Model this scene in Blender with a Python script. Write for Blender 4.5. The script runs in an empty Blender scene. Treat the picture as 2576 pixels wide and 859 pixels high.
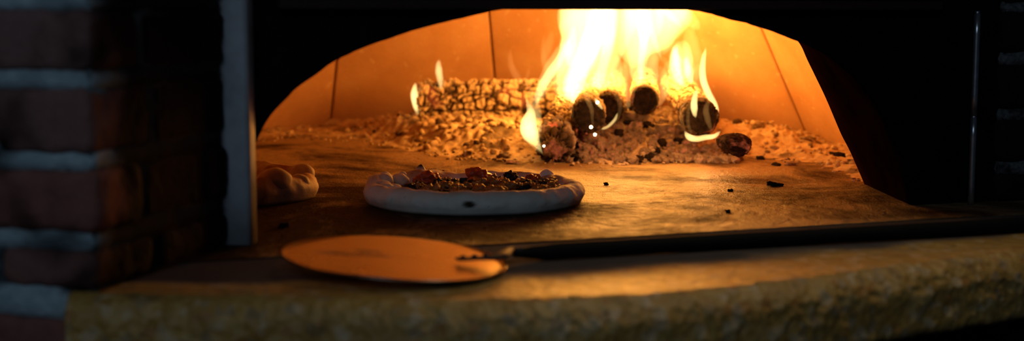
import bpy, bmesh, math, random
import numpy as np
from mathutils import Vector, Matrix, noise

random.seed(7)
rng = np.random.default_rng(11)
SC = bpy.context.scene
COL = SC.collection
PI = math.pi

# ------------------------------------------------------------------ camera geometry
F, CX, CY, H = 3577.0, 1288.0, 429.5, 0.254
PIT = math.atan((CY - 40) / F)
PSI = math.radians(20)                       # the oven's axis is turned 20 degrees to the left of the view
CP, SP = math.cos(PIT), math.sin(PIT)
UX, UY = math.cos(PSI), math.sin(PSI)
UC, VC, RAD, LEAN = 0.693, 2.328, 0.874, 0.58   # centre of the dome in oven coordinates, its radius, how far its walls lean


def ray(x, y):
    a = (x - CX) / F
    b = -(y - CY) / F
    return Vector((a, CP + b * SP, -SP + b * CP))


def onz(x, y, z=0.0):
    d = ray(x, y)
    return Vector((0, 0, H)) + d * ((z - H) / d.z)


def at(x, y, depth):
    d = ray(x, y)
    return Vector((0, 0, H)) + d * (depth / d.y)


def W(u, v, z=0.0):
    return Vector((UX * u - UY * v, UY * u + UX * v, z))


def to_uv(p):
    return UX * p.x + UY * p.y, -UY * p.x + UX * p.y


def px2m(depth):
    return depth / F


# ------------------------------------------------------------------ object helpers
def link(name, me, mats, parent=None, smooth=True):
    o = bpy.data.objects.new(name, me)
    COL.objects.link(o)
    for m in (mats if isinstance(mats, (list, tuple)) else [mats]):
        me.materials.append(m)
    if smooth and len(me.polygons):
        me.polygons.foreach_set('use_smooth', [True] * len(me.polygons))
    if parent is not None:
        o.parent = parent
        o.matrix_parent_inverse = parent.matrix_world.inverted()
    return o


def mesh_from(name, verts, faces):
    me = bpy.data.meshes.new(name)
    me.from_pydata([tuple(v) for v in verts], [], [tuple(f) for f in faces])
    me.update()
    return me


def from_bm(name, bm, mats, parent=None, smooth=True):
    me = bpy.data.meshes.new(name)
    bmesh.ops.recalc_face_normals(bm, faces=bm.faces)
    bm.to_mesh(me)
    bm.free()
    return link(name, me, mats, parent, smooth)


def tag(o, label=None, cat=None, group=None, kind=None):
    if label:
        o['label'] = label
    if cat:
        o['category'] = cat
    if group:
        o['group'] = group
    if kind:
        o['kind'] = kind
    return o


def thing(name, loc, label, cat, group=None, rot=None):
    o = bpy.data.objects.new(name, None)
    o.empty_display_size = 0.02
    COL.objects.link(o)
    o.location = loc
    if rot is not None:
        o.rotation_euler = rot
    bpy.context.view_layer.update()
    return tag(o, label, cat, group)


def set_attr(me, name, vals):
    a = me.attributes.new(name, 'FLOAT', 'POINT')
    a.data.foreach_set('value', np.asarray(vals, dtype=np.float32))


def grid_faces(nu, nv, closed_u=False, off=0):
    fs = []
    for i in range(nu if closed_u else nu - 1):
        for j in range(nv - 1):
            a = i * nv + j
            b = ((i + 1) % nu) * nv + j
            fs.append((off + a, off + b, off + b + 1, off + a + 1))
    return fs


def nz(p, s, o=0.0):
    return noise.noise(Vector((p[0] * s + o, p[1] * s - o, p[2] * s + 2 * o)))


def fbm(p, s, octs=4, o=0.0):
    r, a = 0.0, 1.0
    for k in range(octs):
        r += a * nz(p, s, o + 3.1 * k)
        a *= 0.5
        s *= 2.05
    return r


def interp(pts, x):
    """piecewise linear y(x) through sorted (x, y) points"""
    return float(np.interp(x, [p[0] for p in pts], [p[1] for p in pts]))


def catmull(P, n):
    """n samples through the control tuples P"""
    P = np.asarray(P, float)
    Q = np.vstack([2 * P[0] - P[1], P, 2 * P[-1] - P[-2]])
    out = []
    m = len(P) - 1
    for k in range(n):
        t = k / (n - 1) * m
        i = min(int(t), m - 1)
        t -= i
        a, b, c, d = Q[i], Q[i + 1], Q[i + 2], Q[i + 3]
        out.append(0.5 * (2 * b + (c - a) * t + (2 * a - 5 * b + 4 * c - d) * t * t + (3 * b - a - 3 * c + d) * t ** 3))
    return np.array(out)


# ------------------------------------------------------------------ node helpers
class NT:
    def __init__(s, name):
        s.m = bpy.data.materials.new(name)
        s.m.use_nodes = True
        s.t = s.m.node_tree
        s.t.nodes.clear()
        s.out = s.t.nodes.new('ShaderNodeOutputMaterial')

    def n(s, typ, **kw):
        nd = s.t.nodes.new('ShaderNode' + typ)
        for k, v in kw.items():
            if k.startswith('i_'):
                nd.inputs[k[2:].replace('_', ' ')].default_value = v
            else:
                setattr(nd, k, v)
        return nd

    def l(s, a, b):
        s.t.links.new(a, b)

    def coord(s, kind='Object', scale=(1, 1, 1), rot=(0, 0, 0)):
        tc = s.n('TexCoord')
        mp = s.n('Mapping')
        mp.inputs['Scale'].default_value = scale
        mp.inputs['Rotation'].default_value = rot
        s.l(tc.outputs[kind], mp.inputs['Vector'])
        return mp.outputs['Vector']

    def noise(s, vec, scale, detail=5, rough=0.6, dist=0.0):
        nd = s.n('TexNoise')
        nd.inputs['Scale'].default_value = scale
        nd.inputs['Detail'].default_value = detail
        nd.inputs['Roughness'].default_value = rough
        nd.inputs['Distortion'].default_value = dist
        if vec is not None:
            s.l(vec, nd.inputs['Vector'])
        return nd.outputs['Fac']

    def ramp(s, fac, stops, interp='LINEAR'):
        r = s.n('ValToRGB')
        r.color_ramp.interpolation = interp
        e = r.color_ramp.elements
        while len(e) < len(stops):
            e.new(0.5)
        for k, (p, c) in enumerate(stops):
            e[k].position = p
            e[k].color = (*c, 1) if len(c) == 3 else c
        s.l(fac, r.inputs['Fac'])
        return r.outputs['Color']

    def mix(s, fac, a, b, mode='MIX'):
        m = s.n('Mix', data_type='RGBA', blend_type=mode)
        for sock, val in ((m.inputs[0], fac), (m.inputs[6], a), (m.inputs[7], b)):
            if isinstance(val, (int, float)):
                sock.default_value = val
            elif isinstance(val, tuple):
                sock.default_value = (*val, 1) if len(val) == 3 else val
            else:
                s.l(val, sock)
        return m.outputs[2]

    def math(s, op, a, b=0.5, clamp=False):
        m = s.n('Math', operation=op, use_clamp=clamp)
        for sock, val in ((m.inputs[0], a), (m.inputs[1], b)):
            if isinstance(val, (int, float)):
                sock.default_value = val
            else:
                s.l(val, sock)
        return m.outputs[0]

    def bump(s, height, strength=0.5, dist=0.01, normal=None):
        b = s.n('Bump')
        b.inputs['Strength'].default_value = strength
        b.inputs['Distance'].default_value = dist
        s.l(height, b.inputs['Height'])
        if normal is not None:
            s.l(normal, b.inputs['Normal'])
        return b.outputs['Normal']

    def sooted(s, fac, color):
        """mix a dead matt soot over the surface made so far"""
        base = s.out.inputs['Surface'].links[0].from_socket
        d = s.n('BsdfDiffuse')
        d.inputs['Color'].default_value = (*color, 1)
        m = s.n('MixShader')
        if isinstance(fac, (int, float)):
            m.inputs[0].default_value = fac
        else:
            s.l(fac, m.inputs[0])
        s.l(base, m.inputs[1])
        s.l(d.outputs[0], m.inputs[2])
        s.l(m.outputs[0], s.out.inputs['Surface'])
        return s.m

    def matt(s, color, normal=None):
        d = s.n('BsdfDiffuse')
        s.l(color, d.inputs['Color'])
        if normal is not None:
            s.l(normal, d.inputs['Normal'])
        s.l(d.outputs[0], s.out.inputs['Surface'])
        return s.m

    def bsdf(s, color, rough=0.8, normal=None, metal=0.0, spec=0.5, emit=None, emit_s=0.0, sss=0.0):
        b = s.n('BsdfPrincipled')
        for nm, val in (('Base Color', color), ('Roughness', rough), ('Metallic', metal), ('Specular IOR Level', spec)):
            sock = b.inputs[nm]
            if isinstance(val, (int, float)):
                sock.default_value = val
            elif isinstance(val, tuple):
                sock.default_value = (*val, 1)
            else:
                s.l(val, sock)
        if normal is not None:
            s.l(normal, b.inputs['Normal'])
        if emit is not None:
            if isinstance(emit, tuple):
                b.inputs['Emission Color'].default_value = (*emit, 1)
            else:
                s.l(emit, b.inputs['Emission Color'])
            if isinstance(emit_s, (int, float)):
                b.inputs['Emission Strength'].default_value = emit_s
            else:
                s.l(emit_s, b.inputs['Emission Strength'])
        s.l(b.outputs[0], s.out.inputs['Surface'])
        return s.m


# ------------------------------------------------------------------ materials
def mat_panel():
    t = NT('refractory_panel')
    v = t.coord()
    f = t.noise(v, 9, 6, 0.6)
    g = t.noise(v, 160, 3, 0.6)
    c = t.ramp(f, [(0.3, (0.50, 0.265, 0.12)), (0.52, (0.61, 0.345, 0.17)), (0.75, (0.68, 0.42, 0.24))])
    c2 = t.mix(t.math('MULTIPLY', g, 0.25), c, (0.30, 0.17, 0.08))
    sp = t.ramp(t.noise(v, 60, 2, 0.5), [(0.66, (0, 0, 0)), (0.72, (1, 1, 1))])
    c3 = t.mix(t.math('MULTIPLY', sp, 0.35), c2, (0.74, 0.58, 0.40))
    return t.bsdf(c3, 0.75, t.bump(g, 0.25, 0.003), spec=0.3)


def mat_floor():
    t = NT('hearth_stone')
    tc = t.n('TexCoord')
    v = tc.outputs['Object']
    vs = t.coord(scale=(1, 0.8, 1), rot=(0, 0, 0.25))
    ve = t.coord(scale=(1, 0.35, 1), rot=(0, 0, 0.1))
    big = t.noise(vs, 4.2, 7, 0.62, 1.4)
    fine = t.noise(ve, 420, 3, 0.7)
    mid = t.noise(ve, 70, 6, 0.7, 0.3)
    base = t.ramp(mid, [(0.3, (0.13, 0.068, 0.026)), (0.55, (0.25, 0.140, 0.058)), (0.75, (0.37, 0.22, 0.10))])
    # soot swept into broad arcs by the peel
    w = t.n('TexWave', wave_type='RINGS', rings_direction='Z')
    w.inputs['Scale'].default_value = 1.5
    w.inputs['Distortion'].default_value = 9.0
    w.inputs['Detail'].default_value = 5
    w.inputs['Detail Scale'].default_value = 1.1
    w.inputs['Detail Roughness'].default_value = 0.65
    m2 = t.n('Mapping')
    m2.inputs['Location'].default_value = (-0.45, -2.75, 0)
    t.l(v, m2.inputs['Vector'])
    t.l(m2.outputs['Vector'], w.inputs['Vector'])
    dark_tone = t.math('ADD', t.math('MULTIPLY', big, 1.7), t.math('MULTIPLY', w.outputs['Fac'], 0.16))
    dark_tone = t.math('ADD', dark_tone, t.math('MULTIPLY', mid, 0.35))
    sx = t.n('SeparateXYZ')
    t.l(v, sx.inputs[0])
    # the floor darkens towards the corner by the post
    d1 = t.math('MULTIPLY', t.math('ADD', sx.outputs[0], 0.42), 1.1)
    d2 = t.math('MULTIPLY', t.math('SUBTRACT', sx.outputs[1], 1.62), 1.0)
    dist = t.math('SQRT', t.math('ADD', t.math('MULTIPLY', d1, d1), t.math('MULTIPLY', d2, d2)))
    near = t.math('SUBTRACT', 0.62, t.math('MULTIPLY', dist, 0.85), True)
    dark_tone = t.math('ADD', dark_tone, near)
    dark_tone = t.math('MULTIPLY', t.math('SUBTRACT', dark_tone, 1.01), 2.6, True)
    dark_tone = t.math('MULTIPLY', dark_tone, 0.88)
    c = t.mix(dark_tone, base, (0.018, 0.0055, 0.0022))
    spk = t.ramp(t.noise(ve, 260, 2, 0.5), [(0.62, (0, 0, 0)), (0.70, (1, 1, 1))])
    c = t.mix(t.math('MULTIPLY', spk, 0.6), c, (0.05, 0.026, 0.012))
    c = t.mix(t.math('MULTIPLY', fine, 0.25), c, (0.50, 0.33, 0.17))
    rough = t.math('ADD', t.math('MULTIPLY', mid, 0.25), 0.34)
    wavy = t.noise(vs, 34, 4, 0.6, 0.8)
    h = t.math('ADD', t.math('MULTIPLY', fine, 0.35), t.math('ADD', t.math('MULTIPLY', mid, 0.8), t.math('MULTIPLY', wavy, 1.4)))
    t.bsdf(c, rough, t.bump(h, 0.8, 0.006), spec=0.15)
    return t.sooted(t.math('MULTIPLY', dark_tone, 0.88), (0.022, 0.0075, 0.003))


def mat_soot():
    t = NT('sooty_black_iron')
    v = t.coord()
    f = t.noise(v, 25, 5, 0.6)
    c = t.ramp(f, [(0.35, (0.004, 0.004, 0.004)), (0.7, (0.010, 0.009, 0.009))])
    return t.matt(c, t.bump(f, 0.3, 0.004))


def mat_throat():
    t = NT('sooty_throat_lining')
    v = t.coord()
    f = t.noise(v, 14, 6, 0.65)
    c = t.ramp(f, [(0.3, (0.004, 0.0012, 0.0006)), (0.75, (0.016, 0.0045, 0.0018))])
    sp = t.ramp(t.noise(v, 90, 3, 0.6), [(0.70, (0, 0, 0)), (0.74, (1, 1, 1))])
    c = t.mix(t.math('MULTIPLY', sp, 0.05), c, (0.25, 0.22, 0.20))
    return t.matt(c, t.bump(f, 0.4, 0.004))


def mat_brick():
    t = NT('brick')
    v = t.coord()
    f = t.noise(v, 22, 6, 0.65)
    g = t.noise(v, 130, 4, 0.6)
    at_ = t.n('Attribute', attribute_name='tone')
    c = t.ramp(f, [(0.3, (0.21, 0.075, 0.060)), (0.55, (0.32, 0.120, 0.09)), (0.78, (0.40, 0.165, 0.12))])
    c = t.mix(at_.outputs['Fac'], c, (0.29, 0.175, 0.155))
    c = t.mix(t.math('MULTIPLY', g, 0.35), c, (0.07, 0.045, 0.045))
    so = t.n('Attribute', attribute_name='dark_tone')
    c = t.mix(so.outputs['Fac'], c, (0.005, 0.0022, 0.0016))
    return t.bsdf(c, 0.9, t.bump(g, 0.6, 0.004), spec=0.15)


def mat_mortar():
    t = NT('mortar')
    v = t.coord()
    f = t.noise(v, 60, 6, 0.7)
    c = t.ramp(f, [(0.3, (0.33, 0.42, 0.44)), (0.6, (0.50, 0.62, 0.65)), (0.8, (0.62, 0.74, 0.76))])
    so = t.n('Attribute', attribute_name='dark_tone')
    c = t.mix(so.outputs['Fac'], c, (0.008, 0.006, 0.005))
    return t.bsdf(c, 0.95, t.bump(f, 0.8, 0.006), spec=0.1)


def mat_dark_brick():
    t = NT('dark_brick')
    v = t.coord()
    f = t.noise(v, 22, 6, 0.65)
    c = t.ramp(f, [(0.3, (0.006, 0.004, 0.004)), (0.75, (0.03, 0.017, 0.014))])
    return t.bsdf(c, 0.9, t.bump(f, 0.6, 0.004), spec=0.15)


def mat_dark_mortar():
    t = NT('dark_mortar')
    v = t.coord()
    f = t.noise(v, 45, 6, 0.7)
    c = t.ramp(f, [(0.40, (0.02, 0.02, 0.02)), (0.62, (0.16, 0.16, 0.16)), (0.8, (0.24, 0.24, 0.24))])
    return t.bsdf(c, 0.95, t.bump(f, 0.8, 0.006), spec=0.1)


def mat_ledge():
    t = NT('aggregate_stone')
    v = t.coord()
    vo = t.n('TexVoronoi', feature='F1')
    vo.inputs['Scale'].default_value = 95
    vo.inputs['Randomness'].default_value = 1.0
    t.l(v, vo.inputs['Vector'])
    sep = t.n('SeparateColor')
    t.l(vo.outputs['Color'], sep.inputs[0])
    chips = t.ramp(sep.outputs[0], [(0.0, (0.44, 0.255, 0.075)), (0.45, (0.58, 0.36, 0.115)), (0.62, (0.70, 0.47, 0.19)), (0.74, (0.75, 0.60, 0.40)),
                                    (0.84, (0.30, 0.27, 0.22)), (0.90, (0.10, 0.085, 0.07)), (0.94, (0.42, 0.15, 0.05))], 'CONSTANT')
    f = t.noise(v, 26, 5, 0.6)
    g = t.noise(v, 170, 4, 0.7)
    matrix = t.ramp(f, [(0.3, (0.62, 0.29, 0.03)), (0.7, (0.80, 0.42, 0.055))])
    c = t.mix(0.52, matrix, chips)
    c = t.mix(t.math('MULTIPLY', g, 0.3), c, (0.20, 0.12, 0.035))
    soot_shade = t.n('Attribute', attribute_name='top')       # back of the top: soot, plus the handle's shadow put into the colour
    topc = t.ramp(t.noise(v, 12, 5, 0.6), [(0.3, (0.12, 0.085, 0.07)), (0.7, (0.27, 0.195, 0.155))])
    c = t.mix(t.math('MULTIPLY', soot_shade.outputs['Fac'], 0.9), c, topc)
    h = t.math('ADD', g, t.math('MULTIPLY', vo.outputs['Distance'], 0.8))
    rough = t.math('ADD', t.math('ADD', 0.34, t.math('MULTIPLY', g, 0.2)), t.math('MULTIPLY', soot_shade.outputs['Fac'], 0.25))
    t.bsdf(c, rough, t.bump(h, 0.6, 0.004), spec=0.65)
    return t.sooted(t.math('MULTIPLY', soot_shade.outputs['Fac'], 0.85), (0.060, 0.050, 0.046))


def mat_ash():
    t = NT('ash')
    v = t.coord()
    f = t.noise(v, 38, 6, 0.7)
    g = t.noise(v, 300, 3, 0.7)
    c = t.ramp(f, [(0.28, (0.24, 0.15, 0.085)), (0.45, (0.50, 0.36, 0.235)), (0.7, (0.70, 0.55, 0.40))])
    a = t.n('Attribute', attribute_name='char')
    c = t.mix(a.outputs['Fac'], c, (0.05, 0.032, 0.022))
    c = t.mix(t.math('MULTIPLY', g, 0.25), c, (0.25, 0.17, 0.11))
    return t.bsdf(c, 0.95, t.bump(g, 0.5, 0.004), spec=0.1)


def mat_log(name, ash=(0.60, 0.46, 0.33), glow=0.0):
    t = NT(name)
    v = t.coord()
    f = t.noise(v, 45, 5, 0.65)
    cr = t.n('Attribute', attribute_name='crack')
    c = t.ramp(t.math('ADD', cr.outputs['Fac'], t.math('MULTIPLY', t.math('SUBTRACT', f, 0.5), 0.35)),
               [(0.06, (0.018, 0.012, 0.009)), (0.28, (0.16, 0.10, 0.065)), (0.50, tuple(x * 0.75 for x in ash)), (0.85, ash)])
    em = t.ramp(t.noise(v, 16, 3, 0.5), [(0.56, (0, 0, 0)), (0.70, (1.0, 0.13, 0.03))])
    es = t.math('MULTIPLY', t.math('SUBTRACT', 1.0, cr.outputs['Fac'], True), glow)
    return t.bsdf(c, 0.95, t.bump(f, 0.5, 0.004), spec=0.1, emit=em, emit_s=es)


def mat_char():
    t = NT('charred_wood_end')
    v = t.coord()
    f = t.noise(v, 90, 5, 0.65)
    c = t.ramp(f, [(0.35, (0.006, 0.004, 0.003)), (0.75, (0.05, 0.03, 0.022))])
    return t.bsdf(c, 0.9, t.bump(f, 0.6, 0.004), spec=0.15)


def mat_ember(name, glow,  base=((0.30, 0.20, 0.135), (0.52, 0.375, 0.27), (0.66, 0.51, 0.39)), thr=0.55, sc=1.0):
    t = NT(name)
    v = t.coord()
    oi = t.n('ObjectInfo')
    f = t.noise(v, 2.6 * sc, 6, 0.68)
    c = t.ramp(f, [(0.34, base[0]), (0.5, base[1]), (0.75, base[2])])
    gl = t.ramp(t.noise(v, 1.1 * sc, 3, 0.5), [(thr, (0, 0, 0)), (thr + 0.17, (1.0, 0.17, 0.06))])
    es = t.math('MULTIPLY', oi.outputs['Random'], glow)
    return t.bsdf(c, 0.95, t.bump(f, 0.7, 0.12 / sc), spec=0.1, emit=gl, emit_s=es)


def mat_dough():
    t = NT('pizza_dough')
    v = t.coord()
    f = t.noise(v, 45, 5, 0.6)
    g = t.noise(v, 260, 3, 0.6)
    b = t.n('Attribute', attribute_name='brown')
    c = t.ramp(f, [(0.3, (0.68, 0.61, 0.50)), (0.7, (0.80, 0.75, 0.65))])
    c = t.mix(b.outputs['Fac'], c, (0.42, 0.20, 0.06))
    k = t.n('Attribute', attribute_name='char')
    c = t.mix(k.outputs['Fac'], c, (0.035, 0.013, 0.006))
    return t.bsdf(c, 0.65, t.bump(g, 0.3, 0.002), spec=0.3)


def mat_food(name, c0, c1, rough=0.35, scale=90, spec=0.5):
    t = NT(name)
    v = t.coord()
    f = t.noise(v, scale, 4, 0.6)
    c = t.ramp(f, [(0.3, c0), (0.7, c1)])
    return t.bsdf(c, rough, t.bump(f, 0.5, 0.003), spec=spec)


def mat_peel():
    t = NT('peel_steel')
    v = t.coord(scale=(1, 1, 1))
    f = t.noise(v, 14, 5, 0.6)
    c = t.ramp(f, [(0.3, (0.40, 0.33, 0.26)), (0.7, (0.50, 0.42, 0.33))])
    st = t.n('Attribute', attribute_name='stain')
    c = t.mix(st.outputs['Fac'], c, (0.05, 0.022, 0.012))
    r = t.math('ADD', t.math('MULTIPLY', f, 0.06), 0.25)
    return t.bsdf(c, r, None, metal=t.math('SUBTRACT', 1.0, t.math('MULTIPLY', st.outputs['Fac'], 0.9)), spec=0.4)


def mat_plain(name, c, rough=0.5, metal=0.0, spec=0.5, bump=0.0, scale=60):
    t = NT(name)
    v = t.coord()
    f = t.noise(v, scale, 4, 0.6)
    cc = t.ramp(f, [(0.3, tuple(x * 0.8 for x in c)), (0.7, tuple(min(1, x * 1.15) for x in c))])
    return t.bsdf(cc, rough, t.bump(f, bump, 0.003) if bump else None, metal=metal, spec=spec)


def mat_flame(name, col, strength):
    t = NT(name)
    e = t.n('Emission')
    e.inputs['Color'].default_value = (*col, 1)
    e.inputs['Strength'].default_value = strength
    t.l(e.outputs[0], t.out.inputs['Volume'])
    return t.m


M = dict(panel=mat_panel(), crown=mat_plain('dark_crown', (0.20, 0.11, 0.05), 0.9, 0.0, 0.1), floor=mat_floor(), dark_tone=mat_soot(), throat=mat_throat(), brick=mat_brick(), mortar=mat_mortar(),
         dbrick=mat_dark_brick(), dmortar=mat_dark_mortar(), ledge=mat_ledge(), ash=mat_ash(),
         log=mat_log('ashen_log_bark', glow=0.5), loghot=mat_log('glowing_log_bark', glow=1.6), char=mat_char(),
         chunk=mat_ember('ashen_ember', 0.35), hot=mat_ember('hot_ember', 0.34, thr=0.50),
         coal=mat_ember('black_coal', 0.0, ((0.012, 0.008, 0.006), (0.05, 0.032, 0.024), (0.11, 0.075, 0.055))),
         smoulder=mat_ember('smouldering_ember', 0.30, ((0.05, 0.032, 0.025), (0.13, 0.08, 0.055), (0.26, 0.17, 0.12)), 0.54),
         foot=mat_ember('glowing_log_foot', 0.3, ((0.02, 0.013, 0.010), (0.09, 0.055, 0.04), (0.42, 0.29, 0.21)), 0.5, 45.0),
         dough=mat_dough(),
         sauce=mat_food('tomato_sauce', (0.14, 0.022, 0.006), (0.36, 0.09, 0.02), 0.45),
         tomato=mat_food('tomato', (0.36, 0.030, 0.008), (0.55, 0.09, 0.02), 0.38),
         olive=mat_food('black_olive', (0.005, 0.003, 0.003), (0.02, 0.011, 0.008), 0.5, spec=0.3),
         veg=mat_food('roasted_vegetable', (0.20, 0.055, 0.010), (0.48, 0.18, 0.035), 0.5),
         cheese=mat_food('melted_cheese', (0.38, 0.20, 0.05), (0.62, 0.42, 0.16), 0.35),
         herb=mat_food('green_leaf', (0.12, 0.14, 0.02), (0.26, 0.26, 0.05), 0.4),
         peel=mat_peel(), handle=mat_plain('blackened_handle', (0.005, 0.0045, 0.004), 0.7, 0.0, 0.12),
         socket=mat_plain('dull_steel', (0.03, 0.027, 0.026), 0.6, 0.0, 0.25),
         post=mat_plain('galvanised_steel', (0.40, 0.42, 0.44), 0.5, 0.0, 0.5, 0.1, 30),
         rod=mat_plain('brushed_steel_rod', (0.55, 0.56, 0.58), 0.28, 0.9, 0.5),
         lintel=mat_plain('blackened_lintel', (0.03, 0.012, 0.009), 0.6, 0.0, 0.3))

FL = dict(thin=mat_flame('flame_thin', (1.0, 0.46, 0.11), 20), mid=mat_flame('flame_body', (1.0, 0.63, 0.19), 24),
          core=mat_flame('flame_core', (1.0, 0.74, 0.27), 85), hot=mat_flame('flame_lick', (1.0, 0.66, 0.22), 230),
          wisp=mat_flame('flame_wisp', (1.0, 0.44, 0.11), 12))

# ------------------------------------------------------------------ the setting
# hearth floor
nu, nv = 90, 90
vs, fs = [], []
for i in range(nu):
    for j in range(nv):
        vs.append(W(-0.45 + 2.35 * i / (nu - 1), 1.4855 + 1.846 * j / (nv - 1), 0))
n0 = len(vs)
fs = grid_faces(nu, nv)
me = mesh_from('floor', vs, fs)
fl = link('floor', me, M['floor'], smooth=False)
bmf = bmesh.new()
bmf.from_mesh(me)
ret = bmesh.ops.extrude_face_region(bmf, geom=bmf.faces[:])
for v in ret['geom']:
    if isinstance(v, bmesh.types.BMVert):
        v.co.z -= 0.06
bmesh.ops.recalc_face_normals(bmf, faces=bmf.faces)
bmf.to_mesh(me)
bmf.free()
tag(fl, kind='structure')

# dome: leaning staves with open joints, a dark backing behind the joints, and a flat crown
STEP = 360 / 14
vs, fs, mi = [], [], []


def dome_p(a, z, dr=0.0):
    r = RAD - LEAN * min(z, 0.30) - max(0, z - 0.30) * 1.6 + dr
    return W(UC + r * math.sin(a), VC + r * math.cos(a), z)


ZS = [-0.005, 0.05, 0.1, 0.15, 0.2, 0.25, 0.3, 0.34, 0.38, 0.42]
for k in range(14):
    a0 = math.radians(1.8 + k * STEP)
    a1 = math.radians(1.8 + (k + 1) * STEP)
    mid_a = ((a0 + a1) / 2 + PI) % (2 * PI) - PI
    if abs(mid_a) > math.radians(128):
        continue                                   # the mouth
    gap = 0.0016
    o = len(vs)
    for z in ZS:
        A, B = dome_p(a0, z), dome_p(a1, z)
        d = (B - A).normalized()
        outn = (W(UC, VC, z) - (A + B) / 2).normalized()
        A2, B2 = A + d * gap, B - d * gap
        for P in (A2 - outn * 0.03, A2 - outn * 0.002, A2 + d * 0.003, B2 - d * 0.003, B2 - outn * 0.002, B2 - outn * 0.03):
            vs.append(P)
    n = 6
    for i in range(len(ZS) - 1):
        for j in range(n - 1):
            a = o + i * n + j
            fs.append((a, a + 1, a + n + 1, a + n))
            mi.append(0)
o = len(vs)
NB = 72
for k in range(NB + 1):
    a = math.radians(-122 + 244 * k / NB)
    for z in (-0.005, 0.3, 0.42):
        vs.append(dome_p(a, z, 0.02))
for f in grid_faces(NB + 1, 3, off=o):
    fs.append(f)
    mi.append(1)
me = mesh_from('wall_back', vs, fs)
wb = link('wall_back', me, [M['panel'], M['panel']], smooth=False)
me.polygons.foreach_set('material_index', mi)
tag(wb, kind='structure')
# crown of the dome, coloured dark to cut the light it bounces
vs = [dome_p(math.radians(5 * k), 0.40, 0.06) for k in range(72)] + [dome_p(math.radians(5 * k), 0.40, -0.25) + Vector((0, 0, 0.05)) for k in range(72)] + [W(UC, VC, 0.48)]
fs = [(k, (k + 1) % 72, 72 + (k + 1) % 72, 72 + k) for k in range(72)] + [(72 + k, 72 + (k + 1) % 72, 144) for k in range(72)]
ce = link('ceiling', mesh_from('ceiling', vs, fs), M['crown'])
tag(ce, kind='structure')

# front wall: black plate with the arch cut in it, and the flared throat behind
VF, VB = 1.600, 1.830
front = [(.462, -.004), (.455, .03), (.443, .065), (.425, .10), (.406, .134), (.392, .151), (.369, .173), (.346, .189), (.323, .204), (.287, .2190), (.252, .2310),
         (.204, .2445), (.155, .2555), (.125, .2615), (.06, .2700), (0, .2730)]
back = [(.544, -.004), (.516, .049), (.500, .075), (.487, .10), (.470, .133), (.451, .166), (.437, .190), (.424, .213), (.400, .237), (.365, .263), (.33, .29), (.27, .32),
        (.2, .34), (.14, .352), (.07, .359), (0, .361)]
front = [tuple(p) for p in catmull(front, 76)]
back = [tuple(p) for p in catmull(back, 76)]
fp = [(UC - a, z) for a, z in front] + [(UC + a, z) for a, z in front[::-1][1:]]
bp = [(UC - a, z) for a, z in back] + [(UC + a, z) for a, z in back[::-1][1:]]
n = len(fp)
fj = []
for k, (u, z) in enumerate(fp):                      # ragged, sooty rim
    q = 0.0012 * fbm((u * 1.0, z, 0), 45, 4)
    d = Vector((u - UC, z - 0.0)).normalized()
    fj.append((u + d.x * q, z + d.y * q))
vs, fs, mi = [], [], []
outer = []
for k in range(n):
    t = k / (n - 1)
    ang = PI * (1 - t)
    outer.append((UC + 1.5 * math.cos(ang), max(-0.004, 1.1 * math.sin(ang))))
rows = []
rows.append([W(u, VF, z) for u, z in outer])
rows.append([W(u, VF, z) for u, z in fj])
for s in (0.1, 0.25, 0.5, 0.75, 1.0):
    rows.append([W(a[0] + (b[0] - a[0]) * s, VF + (VB - VF) * s, a[1] + (b[1] - a[1]) * s) for a, b in zip(fj, bp)])
rows.append([W(UC + (b[0] - UC) * 2.1, VB, -0.004 if i in (0, n - 1) else b[1] * 2.1) for i, b in enumerate(bp)])
for r in rows:
    vs += r
for i in range(len(rows) - 1):
    for k in range(n - 1):
        a = i * n + k
        fs.append((a, a + 1, a + n + 1, a + n))
        mi.append(0 if i == 0 else (2 if i == len(rows) - 2 else 1))
me = mesh_from('wall_front', vs, fs)
wf = link('wall_front', me, [M['dark_tone'], M['throat'], M['panel']])
me.polygons.foreach_set('material_index', mi)
me.polygons.foreach_set('use_smooth', [m == 1 for m in mi])
tag(wf, kind='structure')


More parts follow.
